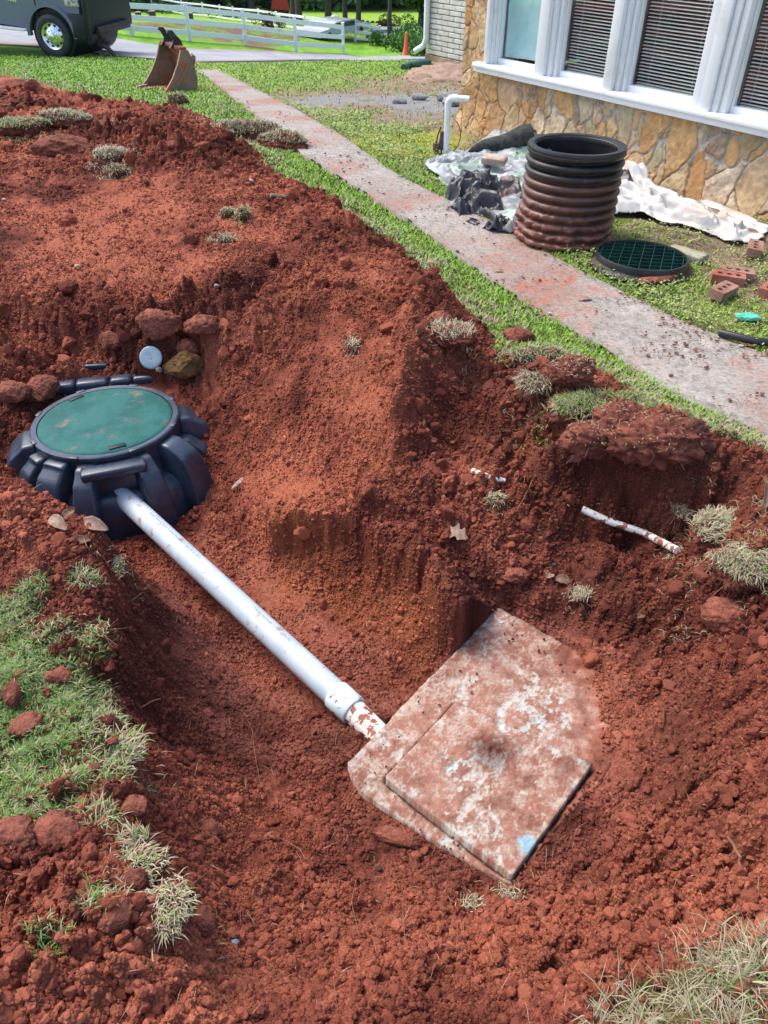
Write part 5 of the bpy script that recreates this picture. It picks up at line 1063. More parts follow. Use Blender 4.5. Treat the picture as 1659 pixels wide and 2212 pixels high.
# ------------------------------------------------------------------ vent pipe with elbow at the house corner
vb = G(963, 333); hgt = .49; b0 = Vector(vb); rv = .032
b = MB(); b.tube([b0, b0 + Vector((0, 0, hgt - .05))], rv * .9, 20); VP = empty('vent_pipe', vb); tag(VP, 'white plastic pipe rising from the lawn and turning into the stone corner', 'pipe'); bpy.context.view_layer.update(); under(b.build('upright', M['pvc_clean'], smooth=60), VP)
dirx = Vector((.95, -.3, 0)).normalized(); b = MB(); pts = [b0 + Vector((0, 0, hgt - .09))] + [b0 + Vector((0, 0, hgt - .05)) + Vector((0, 0, .05)) * math.sin(t) + dirx * .05 * (1 - math.cos(t)) for t in np.linspace(0, math.pi / 2, 8)] + [b0 + Vector((0, 0, hgt)) + dirx * .09]
b.tube(pts, rv, 20); under(b.build('elbow', M['pvc_clean'], smooth=60), VP)
b = MB(); b.tube([b0 + Vector((0, 0, hgt)) + dirx * .08, b0 + Vector((0, 0, hgt)) + dirx * .20], rv * .88, 20); under(b.build('side_arm', M['pvc_clean'], smooth=60), VP)
vv = Vector(G(948, 332)); b = MB(); b.tube([vv, vv + Vector((.02, 0, .10)), vv + Vector((.025, 0, .20))], [.03, .026, .018], 10); b.tube([vv + Vector((-.03, -.02, .0)), vv + Vector((-.03, -.02, .10))], .032, 12); b.tube([vv + Vector((-.03, -.02, .10)), vv + Vector((-.02, -.02, .17)), vv + Vector((.01, 0, .24))], .008, 8)
tag(b.build('pressure_valve', mat('rusty_valve', (.07, .045, .035), (.14, .09, .07), scale=30, rough=.7), smooth=50), 'small brown rusty valve beside the foot of the white vent pipe', 'valve')
b = MB(); b.tube([b0 + Vector((.02, -.02, .02)) + Vector((.11 * math.sin(t), 0, .15 * (1 - math.cos(t)) )) for t in np.linspace(0, 2.6, 14)], .004, 6); tag(b.build('cable_loop', M['wire'], smooth=60), 'thin black cable loop behind the vent pipe', 'cable')

# ------------------------------------------------------------------ plastic sheets by the wall
def cloth(name, poly_px, m, lab, amp, colf, seed, step=.010, freq=3.2, base_=.035, hills=(), fold_dir=None, label_cat='tarp', edge_w=.10):
    poly = np.array([G(*q)[:2] for q in poly_px]); lo = poly.min(0) - .02; hi = poly.max(0) + .02
    x = np.arange(lo[0], hi[0], step); y = np.arange(lo[1], hi[1], step); X, Y = np.meshgrid(x, y)
    sd = poly_sd(poly, X, Y) + .035 * fbm(X * 6, Y * 6, 3, seed)
    U, V_ = X, Y
    if fold_dir is not None:
        ca, sa = math.cos(fold_dir), math.sin(fold_dir); U = (X * ca + Y * sa) * .45; V_ = (-X * sa + Y * ca) * 1.25
    wu = U + .10 * fbm(U * 3, V_ * 3, 2, seed + 1); wv = V_ + .10 * fbm(U * 3, V_ * 3, 2, seed + 2)
    sm = lambda q: np.sqrt(q * q + .004)
    r1 = 1 - sm(fbm(wu * freq * .6, wv * freq * .6, 1, seed + 3)) * 1.6; r2 = 1 - sm(fbm(wu * freq * 1.7 + r1, wv * freq * 1.7, 1, seed + 4)) * 1.6; r3 = 1 - sm(fbm(wu * freq * 5 + r2, wv * freq * 5, 1, seed + 5)) * 1.5
    hgt = amp * (.46 * np.clip(r1, 0, 1) + .42 * np.clip(r2, 0, 1) + .17 * np.clip(r3, 0, 1) - .36)
    for px, py, rad, hh in hills:
        g = G(px, py); hgt += hh * np.exp(-((X - g[0]) ** 2 + (Y - g[1]) ** 2) / rad ** 2)
    e = sstep(0, edge_w, -sd); Zz = hz(X, Y) + base_ + hgt * (.25 + .75 * e) - .010 * (1 - sstep(0, .03, -sd))
    c = colf(X, Y, hgt / max(amp, 1e-6), sd, r1, r2)
    ins = sd < 0; idx = -np.ones(X.shape, int); idx[ins] = np.arange(ins.sum()); q = np.stack([idx[:-1, :-1], idx[:-1, 1:], idx[1:, 1:], idx[1:, :-1]], -1).reshape(-1, 4); q = q[(q >= 0).all(1)]
    o = link(name, npmesh(name, np.stack([X[ins], Y[ins], Zz[ins]], -1), q, c[ins]), m); md = o.modifiers.new('thick', 'SOLIDIFY'); md.thickness = .003; md.offset = 0
    return tag(o, lab, label_cat)
def silver(X, Y, h, sd, r1, r2):
    n = fbm(X * 3, Y * 3, 4, 901); n2 = fbm(X * 12, Y * 12, 4, 902)
    c = cmix(A3(.17, .185, .20), A3(.46, .49, .51), np.clip(.5 + .8 * n + .5 * n2, 0, 1)); c = cmix(c, A3(.24, .36, .27), sstep(.0, .35, fbm(X * 2.2, Y * 2.2, 3, 903)) * .8)
    c = cmix(c, A3(.20, .15, .11), sstep(.25, .5, fbm(X * 4, Y * 4, 4, 904)) * .6)
    g = G(1110, 300); c = cmix(c, A3(.025, .027, .03), 1 - sstep(.15, .42, np.hypot((X - g[0]) * .6, Y - g[1]) + .15 * n)); g = G(1345, 415); c = cmix(c, A3(.02, .02, .022), 1 - sstep(.10, .25, np.hypot(X - g[0], Y - g[1]) + .1 * n))
    return cmix(c, A3(.04, .042, .045), sstep(.35, .55, n2 + .4 * n) * .8)
cloth('grey_tarp', [(914, 352), (960, 335), (1010, 330), (1060, 305), (1140, 285), (1200, 285), (1280, 330), (1355, 380), (1375, 420), (1335, 470), (1250, 480), (1115, 495), (1060, 470), (1010, 440), (965, 408), (930, 378)], M['tarp_grey'],
      'crumpled grey and silvery tarp spread behind the corrugated pipe', .11, silver, 910, hills=[(1090, 318, .22, .05), (1200, 300, .3, .12), (1050, 365, .2, .05), (1345, 410, .12, .10)])
def blackc(X, Y, h, sd, r1, r2):
    n = fbm(X * 6, Y * 6, 4, 921); c = cmix(A3(.014, .015, .018), A3(.05, .05, .052), np.clip(.5 + n, 0, 1)); c = cmix(c, A3(.30, .30, .27), sstep(.32, .45, n + .25 * fbm(X * 18, Y * 18, 3, 922)) * .8); return cmix(c, A3(.06, .07, .13), sstep(.05, .0, -sd) * .3)
cloth('black_sheet', [(957, 425), (975, 405), (1000, 392), (1058, 388), (1078, 420), (1085, 455), (1125, 478), (1128, 508), (1060, 504), (1010, 482), (975, 458)], M['tarp_grey'], 'bunched up black plastic sheet spilling onto the path edge', .20, blackc, 930, step=.007, freq=4.2, hills=[(1020, 425, .15, .09)], label_cat='plastic sheet', edge_w=.03)
cloth('black_sheet', [(1075, 400), (1125, 395), (1135, 440), (1100, 445), (1060, 440), (1055, 425)], M['tarp_grey'], 'small dark brown plastic fold right of the bunched black sheet', .13, lambda X, Y, h, sd, a, b: cmix(A3(.05, .045, .05), A3(.16, .09, .08), sstep(-.2, .3, fbm(X * 8, Y * 8, 3, 940))), 941, step=.007, freq=4.5, label_cat='plastic sheet', edge_w=.03)
def whitec(X, Y, h, sd, r1, r2):
    n = fbm(X * 3, Y * 3, 4, 951); n2 = fbm(X * 10, Y * 10, 3, 952); c = cmix(A3(.40, .385, .36), A3(.60, .59, .575), np.clip(.5 + n2, 0, 1)); return cmix(c, A3(.50, .33, .23), sstep(.12, .42, n + .3 * n2) * .6)
cloth('white_sheet', [(1325, 395), (1352, 358), (1400, 362), (1440, 385), (1475, 418), (1530, 445), (1590, 470), (1655, 500), (1648, 522), (1575, 528), (1520, 508), (1470, 492), (1430, 488), (1380, 470), (1300, 470), (1290, 440)], M['tarp_grey'],
      'dirty white plastic sheet lying in folds along the foot of the stone wall', .21, whitec, 960, freq=3.0, fold_dir=math.atan2(WD[1], WD[0]), hills=[(1375, 385, .25, .10), (1480, 455, .15, .04)], label_cat='plastic sheet')
b = MB(); q0, q1 = Vector(G(1012, 328, .02)), Vector(G(1150, 293, .16)); pts = [q0.lerp(q1, k / 8) + Vector((0, 0, .02 * math.sin(k))) for k in range(9)]; b.tube(pts, [.012, .04, .06, .075, .09, .10, .105, .105, .09], 14)
tag(b.build('felt_roll', mat('dark_woven_fabric', (.022, .026, .024), (.05, .055, .05), scale=20, rough=.8, bump=.004, bscale=60), smooth=60), 'dark woven fabric roll on the back edge of the grey tarp', 'fabric roll')
b = MB(); b.box((0, 0, 0), (.22, .10, .06), Matrix.Translation(Vector(G(1068, 345, .13))) @ Matrix.Rotation(-.5, 4, 'Z') @ Matrix.Rotation(.25, 4, 'X'), .01); tag(b.build('block', M['pale_stone'], smooth=40), 'dusty tan block weighing down the grey tarp', 'block')
# clods of clay on the path edge, grey rubble near the wing
for k, (px, py, s, lab) in enumerate([(1015, 205, (.35, .14, .09), 'grey soil hump by the house corner, nearer one'), (1040, 190, (.6, .3, .22), 'brown soil heap against the white brick wing')][:2]):
    pass
lump('soil_heap', 0, 0, (.9, .8, .32), mat('tan_brown_soil', (.23, .15, .11), (.32, .22, .16), scale=5, rough=.95, bump=.01, bscale=25), 'brown soil heap against the foot of the white brick wing', 'soil heap', 961, .2, p=A3(*G(975, 172)) - A3(0, 0, .10), sink=.5)
for k, (px, py, s, lab) in enumerate([(862, 222, .07, 'dark grey stone on the worn lawn, left of two'), (905, 213, .08, 'dark grey stone on the worn lawn, right of two'), (985, 225, .12, 'grey clod close to the stone house corner'), (965, 215, .09, 'grey clod left of the one at the house corner')]):
    lump('grey_stone', 0, 0, (s * 1.6, s, s * .7), mat('grey_rubble%d' % k, (.16, .16, .17), (.27, .26, .26), scale=12, rough=.9), lab, 'stone', 970 + k, .3, p=G(px, py, s * .2), sub_=3)

# ------------------------------------------------------------------ digger bucket
bo = G(304, 190); _q = G(371, 208); _w = (_q - bo)[:2]; WBm = float(np.hypot(*_w)); bw = _w / WBm; bd = np.array([-bw[1], bw[0]]); bd = bd if bd[0] > 0 else -bd     # far lip corner on the grass
BK = empty('digger_bucket', bo); tag(BK, 'rusty tan excavator bucket standing mouth open on the lawn', 'bucket')
BK.rotation_euler = (0, 0, math.atan2(bd[1], bd[0]))                         # local x = from lip to back, local -y = towards the camera side
WB = min(WBm, .95); prf = [(0, .0), (.13, .10), (.25, .24), (.36, .42), (.44, .60), (.54, .60), (.60, .42), (.63, .22), (.60, .07), (.52, .0)]
for s_, nm in ((0, 0), (-WB, 1)):
    b = MB(); b.prism(prf, s_ - .012, s_ + .012, 'y'); b.bevel_all(.004, 1); b.build('side_plate', M['tan_rust'], BK, smooth=30)
    b = MB(); edge_ = [(-.02, .0), (.115, .11), (.235, .25), (.345, .43), (.425, .61), (.465, .60), (.385, .41), (.275, .225), (.16, .085), (.05, .0)]; b.prism(edge_, s_ - .022, s_ + .022, 'y'); b.build('side_cutter', M['tan_rust'], BK)
b = MB(); wrap = [(.03, .012), (.52, .012), (.588, .075), (.617, .22), (.588, .42), (.53, .585), (.44, .60)]
inn = [(p[0] - .0, p[1]) for p in wrap]
for i in range(len(wrap) - 1):
    (x0, z0), (x1, z1) = wrap[i], wrap[i + 1]; L2 = math.hypot(x1 - x0, z1 - z0); a = math.atan2(z1 - z0, x1 - x0)
    b.box(((x0 + x1) / 2, -WB / 2, (z0 + z1) / 2), (1, 1, 1), Matrix.Translation(((x0 + x1) / 2, -WB / 2, (z0 + z1) / 2)) @ Matrix.Rotation(-a, 4, 'Y') @ Matrix.Diagonal((L2 + .012, WB - .026, .018, 1)) @ Matrix.Translation((-(x0 + x1) / 2, WB / 2, -(z0 + z1) / 2)))
b.build('shell', M['rust_in'], BK)
b = MB(); b.box((.475, -WB / 2, .615), (.11, WB - .05, .05), None, .01); b.build('top_beam', M['rust_in'], BK, smooth=40)
for k in range(4):
    b = MB(); y = -.07 - k * (WB - .14) / 3; b.prism([(-.16, .0), (-.15, .02), (.0, .055), (.09, .055), (.09, .0)], y - .035, y + .035, 'y'); b.bevel_all(.006, 1); b.build('tooth', M['tan_rust'], BK, smooth=30)
for y in (-WB * .25, -WB * .68):
    b = MB(); b.prism([(.40, .60), (.43, .70), (.39, .78), (.35, .80), (.37, .835), (.44, .83), (.49, .76), (.55, .70), (.58, .60)], y - .02, y + .02, 'y'); b.prism([(.36, .60), (.41, .66), (.45, .66), (.45, .6)], y - .03, y + .03, 'y'); b.build('hook', M['dark_steel'], BK)
b = MB(); b.tube([(.60, -WB - .03, .50), (.60, -.0, .50)], .035, 14); b.prism([(.54, .40), (.60, .55), (.65, .50), (.62, .40)], -WB, -WB + .03, 'y'); b.build('pin_tube', M['tan_rust'], BK, smooth=50)
b = MB(); b.prism([(.16, .012), (.38, .28), (.50, .44), (.53, .42), (.41, .25), (.21, .012)], -WB - .022, -WB - .0125, 'y'); b.build('side_rib', M['tan_rust'], BK)

# ------------------------------------------------------------------ truck
to = G(124, 124); TR = empty('pickup_truck', to); tag(TR, 'dark grey heavy pickup truck parked on the driveway, front end in view', 'truck')
fx = Vector((.972, -.235, -.065)).normalized(); up_ = Vector((0, 0, 1)); fy = up_.cross(fx).normalized(); fz = fx.cross(fy)
TR.scale = (1.1, 1.1, 1.1); TR.rotation_euler = Matrix((fx, fy, fz)).transposed().to_euler()
WRad = .41
def arc(cx, cz, r, a0, a1, n): return [(cx + r * math.cos(a0 + (a1 - a0) * k / n), cz + r * math.sin(a0 + (a1 - a0) * k / n)) for k in range(n + 1)]
prof_b = [(.70, .62), (.72, 1.05), (.68, 1.28), (-.2, 1.42), (-.75, 1.48), (-1.35, 2.02), (-2.95, 2.05), (-3.2, 1.45), (-5.6, 1.42), (-5.65, .68)] + arc(-4.05, .45, .52, math.pi * .1 + math.pi * 0 + math.pi * .8, math.pi * .1, 10)[0:0]
rear = arc(-4.05, .42, .53, math.pi, 0, 12); front = arc(0, .42, .55, math.pi, 0, 16)
prof_b += [(-4.58, .62)] + [p for p in rear if p[1] > .6] + [(-3.52, .60), (-.55, .50)] + [p for p in front if p[1] > .55] + [(.55, .62)]
b = MB(); b.prism(prof_b, .0, 1.98, 'y'); b.bevel_all(.03, 2, 25); b.build('body', M['paint_grey'], TR, smooth=35)
b = MB(); b.prism([(-.95, 1.50), (-1.42, 1.93), (-1.95, 1.96), (-1.95, 1.50)], -.004, 1.984, 'y'); b.prism([(-2.05, 1.50), (-2.05, 1.96), (-2.80, 1.95), (-2.95, 1.50)], -.004, 1.984, 'y'); b.build('side_window', M['car_glass'], TR)
b = MB(); b.prism([(-.30, .52), (-.28, 1.40), (-.31, 1.40), (-.33, .52)], -.003, 0, 'y'); b.build('door_seam', M['paint_dark'], TR)
b = MB(); fl = arc(0, .42, .60, math.pi * 1.03, -.02, 22); fi = arc(0, .42, .525, math.pi * 1.03, -.02, 22); b.prism(fl + fi[::-1], -.045, .05, 'y'); b.bevel_all(.02, 2, 30); b.build('wheel_arch_flare', M['paint_grey'], TR, smooth=40)
b = MB(); b.tube([(-.0, .05, .42), (-.0, 1.9, .42)], .50, 28); b.tube([(-4.05, .05, .42), (-4.05, 1.9, .42)], .48, 28); b.box((-2.2, 1.0, .55), (6.0, 1.5, .25)); b.build('underbody', M['paint_dark'], TR, smooth=40)
b = MB(); b.box((.64, .99, .68), (.42, 2.06, .40), None, .05); b.box((.82, .99, .90), (.12, 1.9, .75), None, .04); b.box((.66, .0, .60), (.34, .10, .42), None, .05); b.box((.84, .06, .80), (.10, .16, 1.0), None, .05, 3); b.build('front_bumper', M['paint_dark'], TR, smooth=40)
b = MB(); b.box((.92, .98, .55), (.10, 1.4, .16), None, .02); b.tube([(.9, .3, .30), (1.10, .28, .26), (1.24, .3, .12)], .05, 10); b.tube([(.9, .35, .42), (1.16, .30, .36)], .04, 10); b.build('hitch_frame', M['dark_steel'], TR, smooth=40)
b = MB(); b.box((.56, .03, 1.12), (.34, .10, .26), None, .04, 3); b.build('headlight', M['headlight'], TR, smooth=50)
b = MB(); b.box((.45, -.022, 1.19), (.07, .012, .09), None, .004); b.build('side_marker', M['amber'], TR)
b = MB(); b.box((-1.75, -.06, .47), (2.3, .16, .045), None, .015); b.build('running_board', M['white_paint'], TR, smooth=40)
b = MB()
for k, w_ in enumerate((.035, .03, .035, .03, .035)): b.box((-.98 + k * .055, -.004, 1.00 - k * .004), (w_, .008, .035), None, .002)
b.build('door_badge', M['chrome'], TR)
def wheel(cx):
    Mw = Matrix.Translation((cx, -.02, WRad)) @ Matrix.Rotation(R(90), 4, 'X')
    b = MB(); b.lathe([(.255, .0), (.275, .035), (.33, .045), (.385, .03), (.408, .0), (.41, -.1), (.405, -.22), (.36, -.25), (.25, -.24)], 64, Mw); w = b.build('wheel', M['rubber'], TR, smooth=40)
    b = MB(); b.lathe([(.262, .008), (.256, .018), (.235, .0), (.205, -.03), (.16, .005), (.125, .02), (.075, .03), (.07, .06), (.055, .07), (.001, .072)], 64, Mw); rim = b.build('rim', M['chrome'], w, smooth=35)
    for k in range(10):
        a = 2 * math.pi * k / 10; b = MB(); b.lathe([(.001, .003), (.024, .002), (.026, -.01)], 12, Mw @ Matrix.Translation((math.cos(a) * .205, math.sin(a) * .205, -.012)))
        b.build('vent_hole', M['paint_dark'], w, smooth=40)
    for k in range(10):
        a = 2 * math.pi * (k + .5) / 10; b = MB(); b.lathe([(.012, .0), (.012, .02), (.006, .027), (.001, .027)], 10, Mw @ Matrix.Translation((math.cos(a) * .105, math.sin(a) * .105, .02)))
        b.build('lug_nut', M['chrome'], w, smooth=40)
wheel(0); wheel(-4.05)
# ------------------------------------------------------------------ cone
cb_ = G(877, 121); kh = 50 * depth(cb_) / (FPX * 1.15); CN = empty('traffic_cone', cb_); tag(CN, 'faded orange traffic cone at the end of the driveway', 'cone')
b = MB(); b.lathe([(kh * .19, .02), (kh * .18, .04), (kh * .10, kh * .5), (kh * .055, kh * .93), (kh * .045, kh), (.001, kh)], 32); b.build('cone_body', M['orange'], CN, smooth=40)
b = MB(); b.box((0, 0, .012), (kh * .58, kh * .58, .025), None, .006); b.build('base', M['dark_steel'], CN)
# ------------------------------------------------------------------ fences
def fence(name, posts, lab, rails, pw, first_ext=None):
    P0 = [(Vector(G(px, py)), hp) for px, py, hp in posts]; root = empty(name, P0[0][0]); tag(root, lab, 'fence'); bpy.context.view_layer.update(); H_ = []
    for c, hp in P0:
        h = hp * depth(np.array(c)) / (FPX * 1.15); H_.append(h); b = MB(); b.box((c.x, c.y, c.z + h / 2 - .05), (pw, pw, h + .1), None, .008); p = b.build('post', M['white_paint']); under(p, root); bpy.context.view_layer.update()
        b = MB(); b.box((c.x, c.y, c.z + h + .01), (pw * 1.25, pw * 1.25, .025), None, .006); cp_ = b.build('post_cap', M['white_paint']); under(cp_, p)
    hm = sorted(H_)[len(H_) // 2]
    for (a, ha), (c, hc) in zip([(p_[0], h_) for p_, h_ in zip(P0, H_)][:-1], [(p_[0], h_) for p_, h_ in zip(P0, H_)][1:]):
        d = (c - a); L2 = d.length; mx = Matrix((d.normalized(), Vector((0, 0, 1)).cross(d.normalized()).normalized(), d.normalized().cross(Vector((0, 0, 1)).cross(d.normalized()).normalized()))).transposed().to_4x4()
        for f, rw in rails:
            za = a.z + ha * f; zc = c.z + hc * f; p0 = Vector((a.x, a.y, za)); p1 = Vector((c.x, c.y, zc)); dd_ = (p1 - p0).normalized(); yy = Vector((0, 0, 1)).cross(dd_).normalized(); zz = dd_.cross(yy); mx = Matrix((dd_, yy, zz)).transposed().to_4x4(); mx.translation = (p0 + p1) / 2
            b = MB(); b.box((0, 0, 0), ((p1 - p0).length, pw * .45, rw), mx, .004); under(b.build('rail', M['white_paint']), root)
    return root
fence('rail_fence', [(-60, 52, 74), (60, 58, 74), (168, 66, 74), (286, 77, 73), (411, 89, 79), (531, 98, 75), (640, 112, 74), (742, 115, 64)], 'white three rail fence along the far side of the driveway', [(.86, .15), (.53, .15), (.22, .15)], .12)
fence('rail_fence', [(330, 22, 30), (395, 33, 30), (440, 37, 30), (477, 42, 30), (505, 46, 30), (560, 52, 32), (598, 59, 33), (660, 66, 32), (713, 74, 34), (768, 90, 43), (820, 93, 36), (871, 98, 40), (921, 104, 38)], 'second white rail fence further off in front of the trees', [(.88, .13), (.5, .13), (.15, .10)], .12)
# ------------------------------------------------------------------ trees and bushes
def leafcloud(n, cen, rad, seed, size=.10, cols=(A3(.03, .075, .02), A3(.10, .20, .045)), shell=.5):
    g = np.random.default_rng(seed); k = len(cen); ci = g.integers(0, k, n); d = g.normal(0, 1, (n, 3)); d /= np.linalg.norm(d, axis=1)[:, None]; r = g.uniform(shell, 1, n) ** .6
    cen = np.array(cen); rad = np.array(rad); p = cen[ci] + d * r[:, None] * rad[ci][:, None] * np.array([1, 1, .75]); a = g.normal(0, 1, (n, 3)); a /= np.linalg.norm(a, axis=1)[:, None]; b_ = np.cross(a, g.normal(0, 1, (n, 3))); b_ /= np.linalg.norm(b_, axis=1)[:, None]; s = size * g.uniform(.5, 1.3, (n, 1))
    V_ = np.stack([p - a * s, p + b_ * s * .6, p + a * s, p - b_ * s * .6], 1).reshape(-1, 3); c = cmix(cols[0], cols[1], np.clip(g.uniform(0, 1, n) * .6 + .4 * (ci % 5) / 4, 0, 1)); return V_, np.arange(n * 4).reshape(-1, 4), np.repeat(c, 4, 0)
def tree(px, py, wpx, lab, seed, low=(), H=13, crown_n=5000):
    c = G(px, py); rt = wpx * depth(c) / FPX / 2; root = empty('tree', c); tag(root, lab, 'tree', 'tall trees beyond the fences'); g = np.random.default_rng(seed)
    b = MB(); pts = [(g.normal(0, .05) * k, g.normal(0, .05) * k, H * .85 * k / 8 - .1) for k in range(9)]; b.tube(pts, [rt * (1.25 if k == 0 else 1 - .09 * k) for k in range(9)], 14)
    for k in range(7):
        z = H * (.35 + .07 * k); a = g.uniform(0, 6.28); l = g.uniform(1.4, 2.6); b.tube([(0, 0, z), (math.cos(a) * l * .5, math.sin(a) * l * .5, z + .5), (math.cos(a) * l, math.sin(a) * l, z + .6)], [rt * .4, rt * .25, rt * .1], 7)
    b.build('trunk', M['bark'], root, smooth=60)
    cen = [(g.normal(0, 1.3), g.normal(0, 1.3), H * g.uniform(.42, .95)) for k in range(16)]; rad = [g.uniform(.8, 1.6) for k in cen]
    for dx, dz, rr_2 in low: cen += [(dx, g.normal(0, .4), dz)] * 3; rad += [rr_2] * 3
    V_, F_, C_ = leafcloud(crown_n, cen, rad, seed, .13); link('crown', npmesh('crown', V_, F_, C_, False), M['foliage'], root)
tree(545, 22, 13, 'dark tree trunk behind the middle of the white fences', 1001, [(-1.5, 2.2, 1.0), (1.8, 2.4, 1.2)])
tree(633, 50, 13, 'left trunk of the close pair right of the red machine', 1002, [(1.4, 2.6, .9)]); tree(648, 54, 14, 'right trunk of the close pair right of the red machine', 1003, [(1.2, 2.3, 1.1), (2.4, 2.4, .9)])
tree(710, 62, 15, 'thick reddish dark trunk left of the white topped barrel', 1004, [(-1.3, 2.2, 1.1), (1.0, 2.8, .7)]); tree(747, 68, 11, 'slim grey trunk right of the white topped barrel', 1005, [(-.8, 2.9, .8)])
tree(774, 70, 11, 'dark trunk directly behind a fence post', 1006, [(.9, 2.9, .8)]); tree(841, 96, 10, 'slender trunk in front of the bright meadow', 1007, [(.5, 2.7, .6)]); tree(906, 92, 17, 'thick trunk hung with leaves nearest the white downspout', 1008, [(-.4, 2.1, .7), (.5, 1.6, .7), (.2, 2.6, .9)])
tree(470, 8, 12, 'far trunk at the left beside the blue tarpaulin heap', 1009, [(-2, 2.2, 1.4), (2, 2.0, 1.4)]); tree(590, 20, 9, 'thin pale trunk behind the red machine', 1010, [(0, 2.6, 1.2)])
def bush(px, py, size, lab, seed, n=2600, cols=(A3(.035, .10, .02), A3(.13, .27, .05))):
    c = G(px, py); g = np.random.default_rng(seed); cen = [(g.normal(0, size * .45), g.normal(0, size * .45), abs(g.normal(.35, .2)) * size) for k in range(9)]; rad = [size * g.uniform(.25, .45) for k in cen]
    root = empty('bush', c); tag(root, lab, 'bush', 'bushes beyond the driveway'); V_, F_, C_ = leafcloud(n, cen, rad, seed, .055, cols); link('leaves', npmesh('leaves', V_, F_, C_, False), M['foliage'], root)
    b = MB(); [b.tube([(0, 0, -.05), (g.normal(0, .2) * size, g.normal(0, .2) * size, size * .5)], [.02, .008], 5) for k in range(6)]; b.build('stems', M['bark'], root)
bush(900, 112, 1.3, 'green bush beside the orange cone', 1101); bush(915, 122, .9, 'low leafy bush at the foot of the downspout', 1102); bush(868, 104, 1.1, 'green bush behind the orange cone', 1103); bush(835, 98, .9, 'low bush at the foot of the slender trunk', 1104)
bush(912, 95, 1.5, 'tall bush below the thick trunk', 1105); bush(840, 68, 1.0, 'dark shrub standing on the edge of the meadow', 1106, 1500, (A3(.05, .06, .02), A3(.12, .12, .04))); bush(590, 60, 1.0, 'low shrub behind the second fence below the red machine', 1107, 1500, (A3(.05, .04, .02), A3(.12, .09, .05)))
for k, (px, py, s, lab) in enumerate([(350, 30, 1.4, 'dark shrub behind the left end of the fences'), (490, 40, 1.3, 'dark shrub left of the first trunk'), (425, 30, 1.2, 'dark shrub beside the blue tarpaulin heap'), (560, 45, 1.1, 'shrub between first trunk and red machine')]): bush(px, py, s, lab, 1110 + k, 1800, (A3(.02, .05, .015), A3(.08, .15, .04)))
# far woods closing the view: one mass
g = np.random.default_rng(77); n = 60000; X = g.uniform(-75, 60, n); Y = 101 + g.uniform(0, 14, n) + 2 * np.sin(X * .3); Zz = -10.5 + g.uniform(0, 1, n) ** .8 * 13 * (1 + .15 * np.sin(X * .23)); p = np.stack([X, Y, Zz], -1)
a = g.normal(0, 1, (n, 3)); a /= np.linalg.norm(a, axis=1)[:, None]; b_ = np.cross(a, g.normal(0, 1, (n, 3))); b_ /= np.linalg.norm(b_, axis=1)[:, None]; s = g.uniform(.2, .6, (n, 1)); V_ = np.stack([p - a * s, p + b_ * s * .7, p + a * s, p - b_ * s * .7], 1).reshape(-1, 3)
tn = np.clip(.5 + 1.2 * fbm(X * .25, Zz * .4, 3, 78) + g.normal(0, .15, n), 0, 1); c = cmix(A3(.025, .07, .03), A3(.11, .24, .07), tn)
tag(link('woods', npmesh('woods', V_, np.arange(n * 4).reshape(-1, 4), np.repeat(c, 4, 0), False), M['foliage']), 'dense green edge of the woods closing the meadow', 'woods', kind='stuff')
# ------------------------------------------------------------------ things behind the fences
rm = G(608, 42); d_ = depth(rm); s_ = d_ / FPX; RMo = empty('red_machine', rm); tag(RMo, 'red hopper shaped machine on wheels among the trees', 'machine')
b = MB(); b.prism([(-20 * s_, 20 * s_), (18 * s_, 17 * s_), (14 * s_, 38 * s_), (-14 * s_, 38 * s_)], -.4, .4, 'y'); b.bevel_all(.04, 1); b.build('hopper', M['red_paint'], RMo, smooth=40)
b = MB(); b.box((0, 0, 14 * s_), (34 * s_, .5, 5 * s_), None, .02); b.box((14 * s_, 0, 8 * s_), (4 * s_, .5, 14 * s_), None, .02); b.build('frame', M['dark_steel'], RMo)
for x in (-20 * s_, 8 * s_): b = MB(); b.lathe([(.001, .06), (7 * s_, .06), (8 * s_, .0), (7 * s_, -.06), (.001, -.06)], 20, Matrix.Translation((x, -.45, 8 * s_)) @ Matrix.Rotation(R(90), 4, 'X')); b.build('wheel', M['rubber'], RMo, smooth=40)
wb_ = G(724, 66); s_ = depth(wb_) / FPX / 1.15; WBo = empty('barrel', wb_); tag(WBo, 'black barrel with a white covered top among the trees', 'barrel')
b = MB(); b.lathe([(.001, 0), (10 * s_, 0), (12 * s_, 8 * s_), (11 * s_, 18 * s_), (.001, 18 * s_)], 24); b.build('drum', M['dark_steel'], WBo, smooth=40); b = MB(); b.lathe([(12 * s_, 18 * s_), (13 * s_, 22 * s_), (9 * s_, 31 * s_), (.001, 34 * s_)], 24); b.build('cover', M['pvc_clean'], WBo, smooth=50)
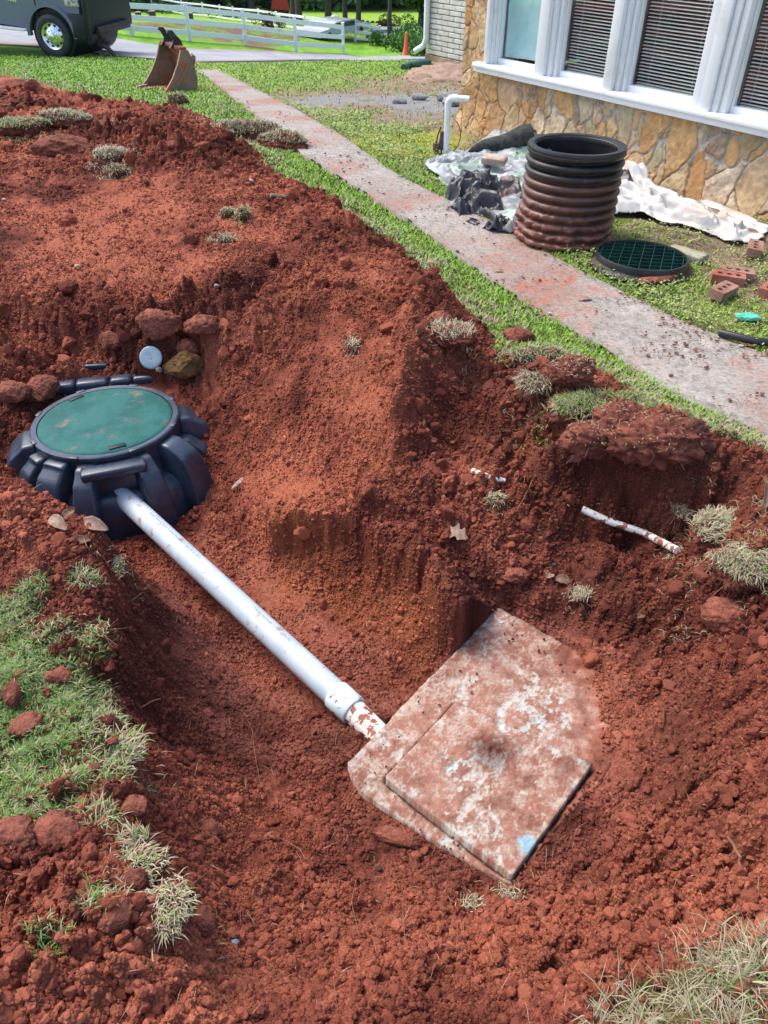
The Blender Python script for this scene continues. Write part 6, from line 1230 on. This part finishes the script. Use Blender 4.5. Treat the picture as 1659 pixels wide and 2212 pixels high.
def car(px0, px1, py, m, lab, hpx, ry=0):
    a_, c_ = Vector(G(px0, py)), Vector(G(px1, py)); root = empty('parked_car', a_); root.rotation_euler = (0, 0, math.atan2((c_ - a_).y, (c_ - a_).x)); tag(root, lab, 'car', 'cars behind the second fence'); L2 = (c_ - a_).length; h = hpx * depth(np.array(a_)) / FPX / 1.15
    b = MB(); b.prism([(0, h * .15), (0, h * .52), (L2 * .16, h * .60), (L2 * .30, h * .95), (L2 * .42, h), (L2 * .68, h * .98), (L2 * .86, h * .62), (L2, h * .55), (L2, h * .15)], 0, 1.7, 'y'); b.bevel_all(.06, 2, 15); b.build('body', m, root, smooth=45)
    b = MB(); b.prism([(L2 * .22, h * .60), (L2 * .33, h * .91), (L2 * .66, h * .90), (L2 * .79, h * .60)], -.01, 1.71, 'y'); b.build('window', M['car_glass'], root)
    for f in (.18, .80): b = MB(); b.lathe([(.001, .03), (h * .2, .03), (h * .22, 0), (h * .22, -.2), (.001, -.2)], 24, Matrix.Translation((L2 * f, -.01, h * .2)) @ Matrix.Rotation(R(90), 4, 'X')); b.build('wheel', M['rubber'], root, smooth=40)
car(692, 800, 88, M['car_paint'], 'pale silver car behind the second fence, left one', 34); car(790, 836, 92, M['paint_grey'], 'dark car half hidden by bushes, right of the silver one', 26)
bt = G(385, 20); v, f = blob(5, (2.6, 1.2, .75), .25, 1201, 1.6, ridg=.2); o = link('tarpaulin_heap', npmesh('tarpaulin_heap', v, f), mat('pale_blue_tarpaulin', (.36, .52, .66), (.50, .62, .70), scale=.8, rough=.5, bump=.05, bscale=3)); o.location = bt; tag(o, 'heap covered by a pale blue tarpaulin behind the left fences', 'tarpaulin')
for k, (px, py, w_, h_, lab) in enumerate([(300, 40, 10, 12, 'dark crate at the left of the row behind the fence'), (330, 38, 12, 12, 'dark crate in the middle of the row behind the fence'), (409, 42, 16, 12, 'dark crate nearest the blue tarpaulin heap')]):
    c = G(px, py); s_ = depth(c) / FPX; root = empty('crate', c); tag(root, lab, 'crate', 'crates behind the fence')
    b = MB(); b.box((0, 0, h_ * s_ / 2), (w_ * s_, .5, h_ * s_), None, .02); b.build('crate_body', M['bark'], root); b = MB(); b.box((0, 0, h_ * s_ + .012), (w_ * s_ * 1.05, .55, .03), None, .005); b.build('top_board', M['pale_stone'], root)
for k, (px, py, lab) in enumerate([(783, 47, 'dark tree stump on the meadow, leftmost of four'), (835, 50, 'dark tree stump on the meadow, largest of four'), (855, 50, 'dark tree stump on the meadow, third from the left'), (876, 50, 'dark tree stump on the meadow, rightmost of four')]):
    px = [783, 793, 804, 815][k]; c = G(px, py); s_ = depth(c) / FPX; v, f = blob(3, (5 * s_, 3 * s_, 5 * s_), .3, 1300 + k); o = link('stump', npmesh('stump', v, f), M['dark_steel']); o.location = c; tag(o, lab, 'stump')
